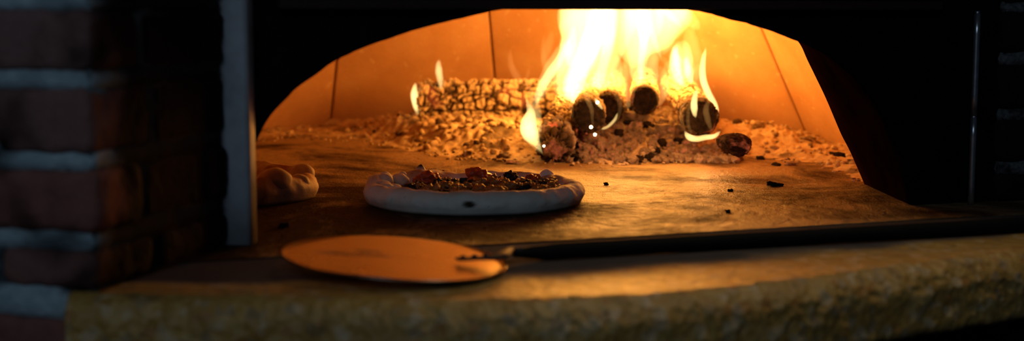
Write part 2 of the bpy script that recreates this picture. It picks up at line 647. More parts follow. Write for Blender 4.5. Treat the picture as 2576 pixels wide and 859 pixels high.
# brick piers (rows of bricks standing proud of the mortar)
def rough_box(bm, org, ex, ey, size, bev=0.003, amp=0.0012, seed=0.0, mat=0, tone=0.0, lay=None, cut=0.006):
    """a weathered brick: org = corner, ex/ey horizontal unit vectors, size along ex, ey, z"""
    nx, ny, nzc = [max(2, int(s / cut)) for s in size]
    nx, ny, nzc = min(nx, 26), min(ny, 26), min(nzc, 12)
    idx = {}

    def vert(i, j, k):
        key = (i, j, k)
        if key not in idx:
            x, y, z = size[0] * i / nx, size[1] * j / ny, size[2] * k / nzc
            c = [x, y, z]
            # pull the edges in to round them
            for ax in range(3):
                for bx in range(3):
                    if ax != bx:
                        da = min(c[bx], size[bx] - c[bx])
                        e = bev * max(0.0, 1 - da / (bev * 1.6))
                        if c[ax] <= 1e-6:
                            c[ax] = 0 + 1e-9 + 0
                            x_ = e
                        else:
                            x_ = None
            q = []
            for ax, val in enumerate((x, y, z)):
                s = size[ax]
                others = [min((x, y, z)[b], size[b] - (x, y, z)[b]) for b in range(3) if b != ax]
                e = bev * sum(max(0.0, 1 - d / (bev * 2.2)) ** 2 for d in others) * 0.55
                if val <= 1e-9:
                    val = e
                elif val >= s - 1e-9:
                    val = s - e
                q.append(val)
            p = org + ex * q[0] + ey * q[1] + Vector((0, 0, q[2]))
            w = Vector((fbm(p, 55, 3, seed), fbm(p, 55, 3, seed + 9), fbm(p, 55, 3, seed + 17))) * amp
            v = bm.verts.new(p + w)
            if lay is not None:
                v[lay] = tone
            idx[key] = v
        return idx[key]

    def face(a, b, c, d):
        f = bm.faces.new((a, b, c, d))
        f.material_index = mat
        f.smooth = True
    for i in range(nx):
        for j in range(ny):
            for k in (0, nzc):
                face(vert(i, j, k), vert(i + 1, j, k), vert(i + 1, j + 1, k), vert(i, j + 1, k))
    for i in range(nx):
        for k in range(nzc):
            for j in (0, ny):
                face(vert(i, j, k), vert(i + 1, j, k), vert(i + 1, j, k + 1), vert(i, j, k + 1))
    for j in range(ny):
        for k in range(nzc):
            for i in (0, nx):
                face(vert(i, j, k), vert(i, j + 1, k), vert(i, j + 1, k + 1), vert(i, j, k + 1))


def plain_box(bm, org, ex, ey, size, mat=0, lay=None):
    vv = []
    for k in (0, 1):
        for (i, j) in ((0, 0), (1, 0), (1, 1), (0, 1)):
            v = bm.verts.new(org + ex * size[0] * i + ey * size[1] * j + Vector((0, 0, size[2] * k)))
            vv.append(v)
    for q in ((0, 1, 2, 3), (4, 5, 6, 7), (0, 1, 5, 4), (1, 2, 6, 5), (2, 3, 7, 6), (3, 0, 4, 7)):
        f = bm.faces.new([vv[i] for i in q])
        f.material_index = mat


COURSES = [(0.002, 0.0385), (0.0545, 0.1130), (0.1275, 0.1885), (0.2035, 0.2600), (0.2720, 0.3350), (0.349, 0.412), (0.426, 0.49), (0.504, 0.57)]


def side_dirs(ang):
    return Vector((math.cos(ang), math.sin(ang), 0)), Vector((-math.sin(ang), math.cos(ang), 0))


# left pier: its corner faces the camera, the reveal runs back to the steel post
K = onz(240, 741)
ex, ey = side_dirs(math.radians(-19.5))
rv = (W(0.236, 1.565) - K)
rv.z = 0
RL = rv.length
ey2 = rv.normalized()
bm = bmesh.new()
lay = bm.verts.layers.float.new('tone')
HL = 0.10
for ci, (z0, z1) in enumerate(COURSES):
    even = ci % 2 == 0
    lens = [0.112, 0.225] if even else [0.205, 0.112]
    # front face bricks run to the left from the corner; the first brick also shows its end in the reveal
    x = 0.0
    for bi in range(3):
        L = (0.105, 0.215, 0.215)[bi] if even else (0.215, 0.105, 0.215)[bi]
        D = 0.105
        tone = (0.35, 0.05, 0.55, 0.75, 0.25)[ci % 5] if bi == 0 else random.random() * 0.6
        j = [0, 0.003, -0.002, 0.001, 0.002][ci % 5]
        dd = 0.112 if bi == 0 and even else (0.092 if bi == 0 else 0.10)
        rough_box(bm, K + ex * (-(x + L) + 0.0 + j) + Vector((0, 0, z0)), ex, ey2, (L, dd, z1 - z0), 0.005, 0.0022, 1.3 * ci + bi, 0, tone, lay)
        x += L + 0.012
    y = (0.112 if even else 0.092) + 0.012
    while y < RL:
        L = min(0.10 if even else 0.115, RL + 0.01 - y)
        if L < 0.02:
            break
        jx = random.uniform(-0.004, 0.002)
        rough_box(bm, K + ex * (-0.10 + jx) + ey2 * y + Vector((0, 0, z0)), ex, ey2, (0.10, L, z1 - z0), 0.005, 0.0022, 3.3 * ci + y, 0, 0.1, lay)
        y += L + 0.012
# mortar core; the joints bulge a little unevenly
for ci in range(len(COURSES)):
    z0 = COURSES[ci][1] - 0.004
    z1 = (COURSES[ci + 1][0] if ci + 1 < len(COURSES) else COURSES[ci][1] + 0.014) + 0.004
    rough_box(bm, K + ex * (-0.55) + ey2 * 0.0035 + Vector((0, 0, z0)), ex, ey2, (0.5485 - 0.0015, RL - 0.004, z1 - z0), 0.004, 0.0028, 7.7 * ci, 1, 0, lay, cut=0.012)
plain_box(bm, K + ex * (-0.55) + ey2 * 0.008, ex, ey2, (0.545, RL - 0.012, 0.6), 1)
# courses under the slab, left of its end
SL = onz(156, 760)
for z0, z1 in ((-0.085, -0.027), (-0.16, -0.10), (-0.24, -0.175)):
    rough_box(bm, K + ex * (-0.35) + ey2 * 0.002 + Vector((0, 0, z0)), ex, ey2, (0.35 - 0.036, 0.2, z1 - z0), 0.005, 0.0022, 9 + z0 * 30, 0, 0.1, lay)
rough_box(bm, K + ex * (-0.35) + ey2 * 0.0035 + Vector((0, 0, -0.030)), ex, ey2, (0.35 - 0.034, 0.2, 0.034), 0.004, 0.0028, 4.4, 1, 0, lay, cut=0.010)
plain_box(bm, K + ex * (-0.35) + ey2 * 0.009 + Vector((0, 0, -0.4)), ex, ey2, (0.35 - 0.042, 0.2, 0.4), 1)
sl_ = bm.verts.layers.float.new('dark_tone')
for v in bm.verts:                                  # bricks and mortar darken along the reveal towards the mouth
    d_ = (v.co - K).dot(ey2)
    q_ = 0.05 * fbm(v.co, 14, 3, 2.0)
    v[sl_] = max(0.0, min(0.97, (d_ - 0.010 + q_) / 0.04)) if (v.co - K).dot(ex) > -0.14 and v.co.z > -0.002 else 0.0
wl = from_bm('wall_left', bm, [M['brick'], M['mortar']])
tag(wl, kind='structure')

# right pier, in darker brick and mortar than the left
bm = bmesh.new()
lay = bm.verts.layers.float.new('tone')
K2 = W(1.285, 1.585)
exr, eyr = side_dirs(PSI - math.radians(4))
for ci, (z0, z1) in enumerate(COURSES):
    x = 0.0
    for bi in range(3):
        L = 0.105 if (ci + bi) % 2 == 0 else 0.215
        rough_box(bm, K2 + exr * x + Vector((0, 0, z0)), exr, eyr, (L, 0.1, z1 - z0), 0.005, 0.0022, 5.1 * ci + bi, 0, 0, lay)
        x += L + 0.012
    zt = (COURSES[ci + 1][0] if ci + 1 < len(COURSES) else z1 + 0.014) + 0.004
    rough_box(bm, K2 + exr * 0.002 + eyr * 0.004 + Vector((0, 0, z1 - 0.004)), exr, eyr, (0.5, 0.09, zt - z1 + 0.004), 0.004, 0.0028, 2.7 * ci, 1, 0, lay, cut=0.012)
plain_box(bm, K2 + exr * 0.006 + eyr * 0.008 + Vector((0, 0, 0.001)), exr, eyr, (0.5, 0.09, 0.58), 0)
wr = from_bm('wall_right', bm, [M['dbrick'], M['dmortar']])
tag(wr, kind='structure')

# ledge slab: bowed front edge, rounded and rough
EDGE = [(0.052, 1.333), (0.133, 1.296), (0.232, 1.249), (0.329, 1.202), (0.428, 1.166), (0.535, 1.146), (0.667, 1.154), (0.818, 1.183), (1.03, 1.228), (1.25, 1.30), (1.55, 1.43)]
ec = catmull(EDGE, 720)
prof = []
R0 = 0.027
TH = 0.072
for k in range(26):
    prof.append((1 - k / 26.0, None))            # the flat top, as a share of the way back
arc = [(R0 - R0 * math.sin(a), -R0 + R0 * math.cos(a)) for a in np.linspace(0, PI / 2, 18)]
downs = [(0.0 + 0.002 * (k / 12), -R0 - (TH - R0 - 0.006) * k / 12) for k in range(1, 13)]
under = [(0.006, -TH), (0.03, -TH - 0.001), (0.12, -TH - 0.001)]
vs, top = [], []
NP_ = 26 + len(arc) + len(downs) + len(under)
for i in range(len(ec)):
    u, v = ec[i]
    j0, j1 = max(0, i - 1), min(len(ec) - 1, i + 1)
    tu, tv = ec[j1] - ec[j0]
    L = math.hypot(tu, tv)
    nu_, nv_ = -tv / L, tu / L                   # inward
    bv = 1.4845
    iu, iv = u + nu_ * R0, v + nv_ * R0
    for s, _ in prof:
        p = W(u + (iu - u) * (1 - s), iv + (bv - iv) * s, -0.0015)
        p.z += 0.0012 * fbm(p, 16, 3) * (1 - s)
        vs.append(p)
        q = max(0.0, min(1.0, (s - 0.30 + 0.10 * fbm(p, 9, 3)) / 0.20))
        top.append(q * q * (3 - 2 * q))
    for (d, z) in arc + downs + under:
        p = W(u + nu_ * d, v + nv_ * d, z)
        rag = fbm(p, 60, 4, 2.0)
        am = 0.0026
        grain = 0.0016 * nz(p, 150, 1.0) + 0.0012 * nz(p, 260, 4.0)
        pit = grain + min(0, noise.voronoi(p * 75)[0][0] - 0.32) * 0.005
        p += W(-nu_, -nv_, 0) * (am * rag + pit) + Vector((0, 0, 0.0016 * fbm(p, 30, 3, 5.0)))
        vs.append(p)
        top.append(0.0)
fs = grid_faces(len(ec), NP_)
fs += [tuple(range(NP_))[::-1]]
me = mesh_from('stone_ledge', vs, fs)
set_attr(me, 'top', top)
sl = link('stone_ledge', me, M['ledge'])
bmf = bmesh.new()
bmf.from_mesh(me)
bmesh.ops.recalc_face_normals(bmf, faces=bmf.faces)
bmf.to_mesh(me)
bmf.free()
tag(sl, 'thick yellowish stone ledge with a rough bowed front edge, in front of the oven', 'ledge')

# dark wall under the ledge
vs = []
for i in range(0, len(ec), 10):
    u, v = ec[i]
    for z in (-0.075, -0.2, -0.5):
        vs.append(W(u + 0.0, v + 0.075, z))
me = mesh_from('wall_lower', vs, grid_faces(len(range(0, len(ec), 10)), 3))
tag(link('wall_lower', me, M['dbrick']), kind='structure')

# ------------------------------------------------------------------ steel post, rod and lintel bar
PX = onz(606, 622)
bm = bmesh.new()


def tube_profile(bm, org, ax, ay, prof, z0, z1, nz_=8, cap=True, r_end=0.0):
    rows = []
    zz = list(np.linspace(z0, z1, nz_))
    for z in zz:
        rows.append([bm.verts.new(org + ax * a + ay * b + Vector((0, 0, z))) for a, b in prof])
    n = len(prof)
    for r0, r1 in zip(rows, rows[1:]):
        for k in range(n):
            bm.faces.new((r0[k], r0[(k + 1) % n], r1[(k + 1) % n], r1[k]))
    if cap:
        bm.faces.new(rows[0])
        bm.faces.new(rows[-1])


def round_rect(w, d, r, seg=6):
    pts = []
    for cx, cy, a0 in ((w / 2 - r, d / 2 - r, 0), (-w / 2 + r, d / 2 - r, PI / 2), (-w / 2 + r, -d / 2 + r, PI), (w / 2 - r, -d / 2 + r, 1.5 * PI)):
        for k in range(seg + 1):
            a = a0 + PI / 2 * k / seg
            pts.append((cx + r * math.cos(a), cy + r * math.sin(a)))
    return pts


pr = onz(633, 618)                                  # right edge of the post on the floor
axp, ayp = side_dirs(math.radians(-7))
post_c = pr - axp * 0.020 + ayp * 0.012
tube_profile(bm, post_c, axp, ayp, round_rect(0.040, 0.030, 0.007), 0.0005, 0.62)
po = from_bm('steel_post', bm, M['post'])
tag(po, 'pale grey upright steel post at the left side of the oven mouth, beside the bricks', 'post')

bm = bmesh.new()
rc = onz(2442, 516)
circ = [(0.0042 * math.cos(a), 0.0042 * math.sin(a)) for a in np.linspace(0, 2 * PI, 17)[:-1]]
tube_profile(bm, rc, Vector((1, 0, 0)), Vector((0, 1, 0)), circ, 0.0005, 0.118, 6)
small = [(a * 0.78, b * 0.78) for a, b in circ]
tube_profile(bm, rc, Vector((1, 0, 0)), Vector((0, 1, 0)), small, 0.117, 0.121, 2)
tube_profile(bm, rc, Vector((1, 0, 0)), Vector((0, 1, 0)), circ, 0.1205, 0.257, 6)
tube_profile(bm, rc, Vector((1, 0, 0)), Vector((0, 1, 0)), small, 0.2565, 0.2605, 2)
ro = from_bm('steel_rod', bm, M['rod'])
tag(ro, 'thin upright steel rod at the right side of the dark oven front', 'rod')

bm = bmesh.new()
b0 = W(0.30, 1.578, 0.2615)
plain_box(bm, b0, W(1, 0), W(0, 1), (0.88, 0.020, 0.0115))
bmesh.ops.bevel(bm, geom=bm.edges[:], offset=0.0015, segments=2, affect='EDGES')
li = from_bm('lintel_bar', bm, M['lintel'], smooth=False)
tag(li, 'blackened flat iron bar across the top of the oven mouth above the flames', 'bar')


# ------------------------------------------------------------------ ash bed
def ash_front_y(px):
    return interp([(560, 372), (640, 352), (760, 346), (900, 352), (1000, 374), (1090, 392), (1200, 402), (1350, 410), (1500, 416), (1700, 410), (1860, 398), (1960, 402),
                   (2060, 414), (2130, 440), (2190, 470), (2400, 520)], px)


def ash_height(p):
    """height of the ash over the hearth at world point p"""
    s = CX + F * p.x / max(0.2, p.y * CP)            # column of the floor point, used only to lay out where the heap ends
    yf = 40 + F * H / p.y                            # and how far back it lies
    e = (ash_front_y(s) + 4 * nz(p, 14) - yf)        # how far behind the heap's front edge
    if e <= -6:
        return -0.01, e
    k = max(0.0, min(1.0, (e + 3) / 34.0))
    k = k * k * (3 - 2 * k)
    lump = 0.5 + 0.5 * fbm(p, 22, 4)
    vor = noise.voronoi(p * 48)
    bl = max(0, vor[0][1] - vor[0][0])
    big = 0.006 + 0.018 * k
    # heap under the back log and the burning logs
    c1 = math.exp(-(((p.x + 0.10) / 0.17) ** 2 + ((p.y - 2.97) / 0.16) ** 2))
    c2 = math.exp(-(((p.x - 0.21) / 0.13) ** 2 + ((p.y - 2.74) / 0.19) ** 2))
    c3 = math.exp(-(((p.x - 0.45) / 0.11) ** 2 + ((p.y - 2.78) / 0.13) ** 2))
    c4 = math.exp(-(((p.x + 0.05) / 0.10) ** 2 + ((p.y - 2.78) / 0.12) ** 2))
    side = min(1.0, max(0.25, (s - 640) / 330.0)) * min(1.0, max(0.22, (2160 - s) / 190.0))
    h = k * (big * side + 0.026 * c1 + 0.050 * c2 + 0.018 * c3 + 0.016 * c4)
    h += (0.30 + 0.7 * k) * (0.010 * (lump - 0.5) + 0.010 * bl * (0.5 + lump)) * min(1.0, max(0.0, (e + 4) / 8.0)) * (0.35 + 0.65 * side)
    h += (0.0035 * fbm(p, 75, 3, 4.0) + 0.004 * max(0, noise.voronoi(p * 95)[0][1] - 0.55)) * min(1.0, max(0.0, (e + 2) / 10.0)) * (0.3 + 0.7 * side)
    return h - 0.0015, e


nx, ny = 560, 260
vs = []
chars = []
for i in range(nx):
    x = -0.95 + 1.78 * i / (nx - 1)
    for j in range(ny):
        y = 2.02 + 1.24 * (j / (ny - 1))
        p = Vector((x, y, 0))
        u, v = to_uv(p)
        h, e = ash_height(p)
        vs.append(Vector((x, y, h)))
        cfac = max(0.0, min(1.0, (fbm((x, y, 3.0), 15, 4) - 0.22) * 3.2))
        chars.append(cfac * 0.75)
keep = []
for i in range(nx - 1):
    for j in range(ny - 1):
        q = (i * ny + j, (i + 1) * ny + j, (i + 1) * ny + j + 1, i * ny + j + 1)
        if max(vs[k].z for k in q) < -0.002:
            continue
        u, v = to_uv(vs[q[0]])
        if v < 1.84 or (u - UC) ** 2 + (v - VC) ** 2 > (RAD + 0.004) ** 2:
            continue
        keep.append(q)
# loose lumps lying on the heap join the same uncountable ash
ico = bmesh.new()
bmesh.ops.create_icosphere(ico, subdivisions=2, radius=1)
icov = [v.co.copy() for v in ico.verts]
icof = [tuple(v.index for v in f.verts) for f in ico.faces]
ico.free()
lumps = 0
tries = 0
while lumps < 1500 and tries < 20000:
    tries += 1
    p = Vector((random.uniform(-0.8, 0.72), random.uniform(2.1, 3.2), 0))
    u, v = to_uv(p)
    if v < 1.86 or (u - UC) ** 2 + (v - VC) ** 2 > (RAD - 0.02) ** 2:
        continue
    h, e = ash_height(p)
    if e < -5:
        continue
    px_ = CX + F * p.x / p.y
    r = random.choice((0.002, 0.0025, 0.003, 0.004, 0.0055, 0.008)) * random.uniform(0.7, 1.3)
    if e < 8:
        r = min(r, 0.0035)
    if px_ < 950:
        r *= 0.75
    if px_ > 1950:
        r *= 0.7
    o = len(vs)
    sx, sy, sz = random.uniform(0.8, 1.4), random.uniform(0.7, 1.2), random.uniform(0.55, 1.0)
    rot = Matrix.Rotation(random.uniform(0, 6.3), 3, 'Z') @ Matrix.Rotation(random.uniform(-0.6, 0.6), 3, 'X')
    ch = 0.0 if random.random() < 0.75 else random.uniform(0.4, 1.0)
    so = random.uniform(0, 50)
    for c in icov:
        q = c * (1 + 0.35 * nz(c, 1.3, so))
        q = rot @ Vector((q.x * sx, q.y * sy, q.z * sz)) * r
        vs.append(Vector((p.x, p.y, max(h, 0) + r * 0.35)) + q)
        chars.append(ch)
    keep += [tuple(o + a for a in f) for f in icof]
    lumps += 1
me = mesh_from('ash_bed', vs, keep)
set_attr(me, 'char', chars)
bmf = bmesh.new()
bmf.from_mesh(me)
bmesh.ops.delete(bmf, geom=[v for v in bmf.verts if not v.link_faces], context='VERTS')
bmf.to_mesh(me)
bmf.free()
ab = link('ash_bed', me, M['ash'])
tag(ab, 'heap of pale lumpy ash along the back of the hearth under the logs', 'ash', kind='stuff')


# ------------------------------------------------------------------ logs
def make_log(name, a, b, r, label, mat='log', endmat='char', cell=38, seed=0.0, r_end=None, ring=False, depth=0.22, nl=150, na=96, stretch=2.0, bend=(0, 0, 0)):
    """charred log from end a (towards the viewer) to end b: crackled bark, burnt end faces"""
    a, b = Vector(a), Vector(b)
    mid = (a + b) / 2
    root = thing(name, Vector((mid.x, mid.y, min(a.z, b.z) - r)), label, 'log', 'burning logs')
    ax = (b - a).normalized()
    L = (b - a).length
    s1 = ax.cross(Vector((0, 0, 1))).normalized()
    s2 = s1.cross(ax).normalized()
    r_end = r_end or r
    bend = Vector(bend)
    vs, cr = [], []
    for i in range(nl):
        t = i / (nl - 1)
        rr = r + (r_end - r) * t
        c = a + ax * (L * t) + bend * math.sin(PI * t)
        for k in range(na):
            th = 2 * PI * k / na
            d = s1 * math.cos(th) + s2 * math.sin(th)
            lp = Vector((math.cos(th) * rr, math.sin(th) * rr, L * t / stretch))
            q = lp + Vector((seed, seed * 2, 0)) + Vector((fbm(lp, 30, 2, seed), fbm(lp, 30, 2, seed + 5), 0)) * 0.006
            q.x, q.y = q.x + 0.004 * nz(lp, 90, seed), q.y + 0.004 * nz(lp, 90, seed + 2)
            dist, cpts = noise.voronoi(q * cell, distance_metric='CHEBYCHEV')
            e = max(0.0, min(1.0, (dist[1] - dist[0]) * 3.6))
            e = e ** 0.8
            cid = noise.cell_vector(cpts[0] * 7.3)
            d2 = noise.voronoi(q * cell * 2.1 + Vector((3, 1, 7)), distance_metric='CHEBYCHEV')[0]
            e2 = min(1.0, (d2[1] - d2[0]) * 3.0) ** 0.6
            e = e * (0.60 + 0.40 * e2)
            edge = min(1.0, min(t, 1 - t) * L / (rr * 0.30))
            rnd = math.sqrt(max(0.0, 1 - (1 - edge) ** 2)) * 0.22 + 0.78
            rad = rr * rnd * (1 + depth * (e - 0.75) * (0.6 + 0.5 * cid.x) + 0.10 * fbm(lp, 22, 3, seed + 3) + 0.16 * depth * fbm(lp, 150, 3, seed))
            if (endmat == 'char' and cell > 50) or endmat == 'foot':
                e *= 0.25 + 0.75 * min(1.0, max(0.0, t * L - 0.012 + 0.02 * fbm(lp, 40, 2, seed)) / 0.06)
            e *= 0.72 + 0.28 * cid.y
            vs.append(c + d * rad)
            cr.append(e)
    fs = grid_faces(nl, na)
    for i in range(nl - 1):
        fs.append((i * na + na - 1, (i + 1) * na + na - 1, (i + 1) * na, i * na))
    me = mesh_from('bark', vs, fs)
    set_attr(me, 'crack', cr)
    link('bark', me, M[mat], root)
    # end faces
    for which, i in (('end_face', 0), ('end_face', nl - 1)):
        ring_v = [Vector(vs[i * na + k]) for k in range(na)]
        c = sum(ring_v, Vector()) / na
        out = -ax if i == 0 else ax
        ev, ef = [], []
        lv = [1.0, 0.85, 0.68, 0.5, 0.3, 0.1]
        for li_, s in enumerate(lv):
            for k in range(na):
                ar = sum((q_ - c).length for q_ in ring_v) / na
                rv_ = ring_v[k] - c
                p = c + rv_.normalized() * s * (ar + (rv_.length - ar) * s ** 6)
                bulge = 0.10 * r * (1 - s * s) + (0.05 * r * fbm(p, 110, 3, seed) if li_ else 0)
                ev.append(p + out * bulge)
        for li_ in range(len(lv) - 1):
            for k in range(na):
                ef.append((li_ * na + k, li_ * na + (k + 1) % na, (li_ + 1) * na + (k + 1) % na, (li_ + 1) * na + k))
        ef.append(tuple((len(lv) - 1) * na + k for k in range(na)))
        me = mesh_from(which, ev, ef)
        link(which, me, M[endmat if i == 0 else 'char'], root)
        set_attr(me, 'crack', [min(1.0, 3.0 * (lambda dd: dd[1] - dd[0])(noise.voronoi(q_ * cell * 1.3, distance_metric='CHEBYCHEV')[0])) * 0.8 for q_ in ev])
    return root


make_log('firewood_log', at(1052, 257, 3.00), at(1425, 258, 2.97), 0.047,
         'thick ash-grey crackled log lying crosswise at the back left of the fire', cell=50, seed=1.0, stretch=1.35, depth=0.30, nl=260, na=140)
make_log('firewood_log', at(1392, 372, 2.44), at(1452, 215, 2.92), 0.032,
         'crackled log sloping up at the left of the blaze, its foot glowing', mat='loghot', endmat='foot', cell=58, seed=4.0, stretch=1.3, depth=0.40, nl=190)
make_log('firewood_log', at(1479, 297, 2.49), at(1500, 216, 2.94), 0.0295,
         'log with a black burnt round end pointing out, second from the left in the blaze', cell=80, seed=8.0, stretch=1.5, depth=0.16)
make_log('firewood_log', at(1528, 276, 2.60), at(1540, 210, 2.98), 0.030,
         'crackled log squeezed between the two black round log ends in the blaze', cell=85, seed=12.0, stretch=1.3, depth=0.30)
make_log('firewood_log', at(1621, 254, 2.58), at(1622, 200, 2.98), 0.0265,
         'log with dark end rimmed by reddish bark, highest in the blaze', cell=70, seed=15.0, stretch=2.2, depth=0.12)
make_log('firewood_log', at(1768, 300, 2.50), at(1700, 212, 2.90), 0.0325,
         'burning log at the right end of the fire with flames licking under its end', cell=60, seed=21.0, stretch=2.0, depth=0.14)


# ------------------------------------------------------------------ ember chunks and coals
def chunk_mesh(seed, sharp=0.85):
    bm = bmesh.new()
    bmesh.ops.create_cube(bm, size=1.5)
    bmesh.ops.subdivide_edges(bm, edges=bm.edges[:], cuts=5, use_grid_fill=True)
    for v in bm.verts:
        s = v.co.normalized()
        c = v.co * (1 - 0.45 * (1 - sharp)) * 0.95 + s * 0.16
        n3 = Vector((nz(c, 1.1, seed), nz(c, 1.1, seed + 4), nz(c, 1.1, seed + 8)))
        d = noise.voronoi(c * 1.4 + Vector((seed, 0, 0)))[0]
        v.co = c + n3 * 0.50 - s * 0.18 * max(0, 0.25 - (d[1] - d[0])) * 4 + s * 0.10 * fbm(c, 4, 2, seed)
    me = bpy.data.meshes.new('chunk')
    bm.to_mesh(me)
    bm.free()
    me.polygons.foreach_set('use_smooth', [True] * len(me.polygons))
    return me


CH = {}
for mk in ('chunk', 'hot', 'coal'):
    CH[mk] = []
    for k in range(6):
        m_ = chunk_mesh(k * 7.3 + len(mk))
        m_.materials.append(M[mk])
        CH[mk].append(m_)


bm = bmesh.new()
bmesh.ops.create_icosphere(bm, subdivisions=5, radius=1)
for v in bm.verts:
    d_ = noise.voronoi(v.co * 2.6 + Vector((4, 2, 0)))[0]
    v.co *= 1 + 0.22 * nz(v.co, 1.2, 3.0) + 0.08 * fbm(v.co, 5, 3, 1.0) + 0.10 * min(0.4, d_[1] - d_[0])
    v.co.z *= 0.95
ballm = bpy.data.meshes.new('chunk')
bm.to_mesh(ballm)
bm.free()
ballm.polygons.foreach_set('use_smooth', [True] * len(ballm.polygons))
ballm.materials.append(M['smoulder'])
CH['ball'] = [ballm]


def put_chunk(name, mk, p, size, label, cat, group, flat=1.0, asp=1.0, tilt=0.5):
    o = bpy.data.objects.new(name, random.choice(CH[mk]))
    COL.objects.link(o)
    o.location = p
    o.scale = (size * asp, size * 0.85, size * flat)
    o.rotation_euler = (random.uniform(-tilt, tilt), random.uniform(-tilt, tilt), random.uniform(0, 6.3))
    tag(o, label, cat, group)
    return o


cands = []
tr = 0
while len(cands) < 120 and tr < 9000:
    tr += 1
    px_ = random.uniform(1375, 1850)
    py_ = random.uniform(282, 408)
    t_ = (py_ - 282) / 126
    d_ = 2.72 - 0.27 * t_
    p = at(px_, py_, d_)
    h, e = ash_height(Vector((p.x, p.y, 0)))
    lo = interp([(1375, 395), (1470, 345), (1560, 300), (1610, 285), (1700, 285), (1760, 350), (1850, 365)], px_)
    if py_ < lo:
        continue
    sz = random.uniform(0.0085, 0.0165)
    if t_ > 0.8:
        sz *= 0.72
    p.z = max(h, 0.0) + sz * 0.45
    if any((p - q).length < (sz + s) * 0.80 for q, s in cands):
        continue
    cands.append((p, sz))
    hotp = math.exp(-((px_ - 1500) / 70) ** 2 - ((py_ - 365) / 45) ** 2) + 0.6 * math.exp(-((px_ - 1745) / 60) ** 2)
    mk = 'hot' if random.random() < 0.15 + 0.75 * hotp else ('coal' if random.random() < 0.14 else 'chunk')
    lab = {'hot': 'glowing reddish ember chunk in the heap under the burning logs', 'coal': 'dark unlit coal in the heap under the burning logs',
           'chunk': 'pale ash-coated ember chunk in the heap under the burning logs'}[mk]
    put_chunk('ember_chunk', mk, p, sz, lab, 'ember', {'hot': 'glowing embers under the logs', 'coal': 'dark coals under the logs', 'chunk': 'ashen embers under the logs'}[mk],
              random.uniform(0.7, 1.0), random.uniform(0.9, 1.5))

# single pieces lying in front of the fire
SING = [
    (1848, 376, 0.0235, 'ball', 'large rounded dark ember with a red side, right of the burning logs', 0.75, 1.25, 0.2),
    (1435, 407, 0.0105, 'hot', 'flat reddish ember lying in front of the sloping log\'s foot', 0.5, 1.7, 0.1),
    (1176, 394, 0.0125, 'chunk', 'squarish pale chip at the ash edge below the back log, left one of two', 0.6, 1.4, 0.1),
    (1266, 396, 0.0105, 'chunk', 'squarish pale chip at the ash edge below the back log, right one of two', 0.6, 1.3, 0.1),
    (1292, 413, 0.0085, 'hot', 'small reddish ember alone on bare hearth, in front of the left flame', 0.5, 1.5, 0.1),
    (1828, 402, 0.0105, 'coal', 'dark coal in front of the large rounded ember at the right of the fire', 0.6, 1.3, 0.2),
    (1913, 402, 0.0065, 'coal', 'small dark coal at the ash edge right of the fire, beside the large ember', 0.7, 1.3, 0.3),
    (1952, 417, 0.0085, 'coal', 'thin dark curled flake on the hearth, left neighbour of the pink-tipped chip', 0.35, 1.5, 0.2),
    (1990, 416, 0.0080, 'hot', 'pink-tipped chip on the hearth right of the fire', 0.5, 1.5, 0.2),
    (1951, 469, 0.0090, 'coal', 'black jagged flake alone on the open hearth between pizza and right jamb', 0.45, 1.6, 0.2),
    (2110, 400, 0.0110, 'coal', 'dark flat coal at the foot of the right oven wall', 0.5, 1.5, 0.2),
    (2150, 412, 0.0110, 'chunk', 'pale chip beside the dark flat coal near the right jamb', 0.5, 1.4, 0.2),
    (1113, 437, 0.0040, 'coal', 'tiny black crumb on the hearth just behind the pizza', 0.8, 1.0, 0.2),
    (1525, 466, 0.0036, 'coal', 'tiny black crumb on the hearth right beside the pizza edge', 0.8, 1.0, 0.2),
    (1837, 482, 0.0036, 'coal', 'tiny black crumb on the hearth in front of the black jagged flake', 0.7, 1.3, 0.2),
    (1832, 536, 0.0036, 'coal', 'tiny black crumb on the hearth behind the peel handle', 0.7, 1.2, 0.2),
    (715, 570, 0.0085, 'coal', 'dark curled flake on the hearth in front of the left pizza', 0.4, 1.8, 0.2),
]
for (x, y, s, mk, lab, fl_, asp, tl) in SING:
    p = onz(x, y)
    h, e = ash_height(p)
    p.z = max(h, 0) + s * fl_ * 0.55
    if h > 0.004:
        p = onz(x, y, h)
        p.z += s * fl_ * 0.5
    put_chunk('ember_chunk' if mk != 'coal' else 'coal_flake', mk, p, s, lab, 'ember' if mk != 'coal' else 'coal', 'loose pieces on the hearth', fl_, asp, tl)


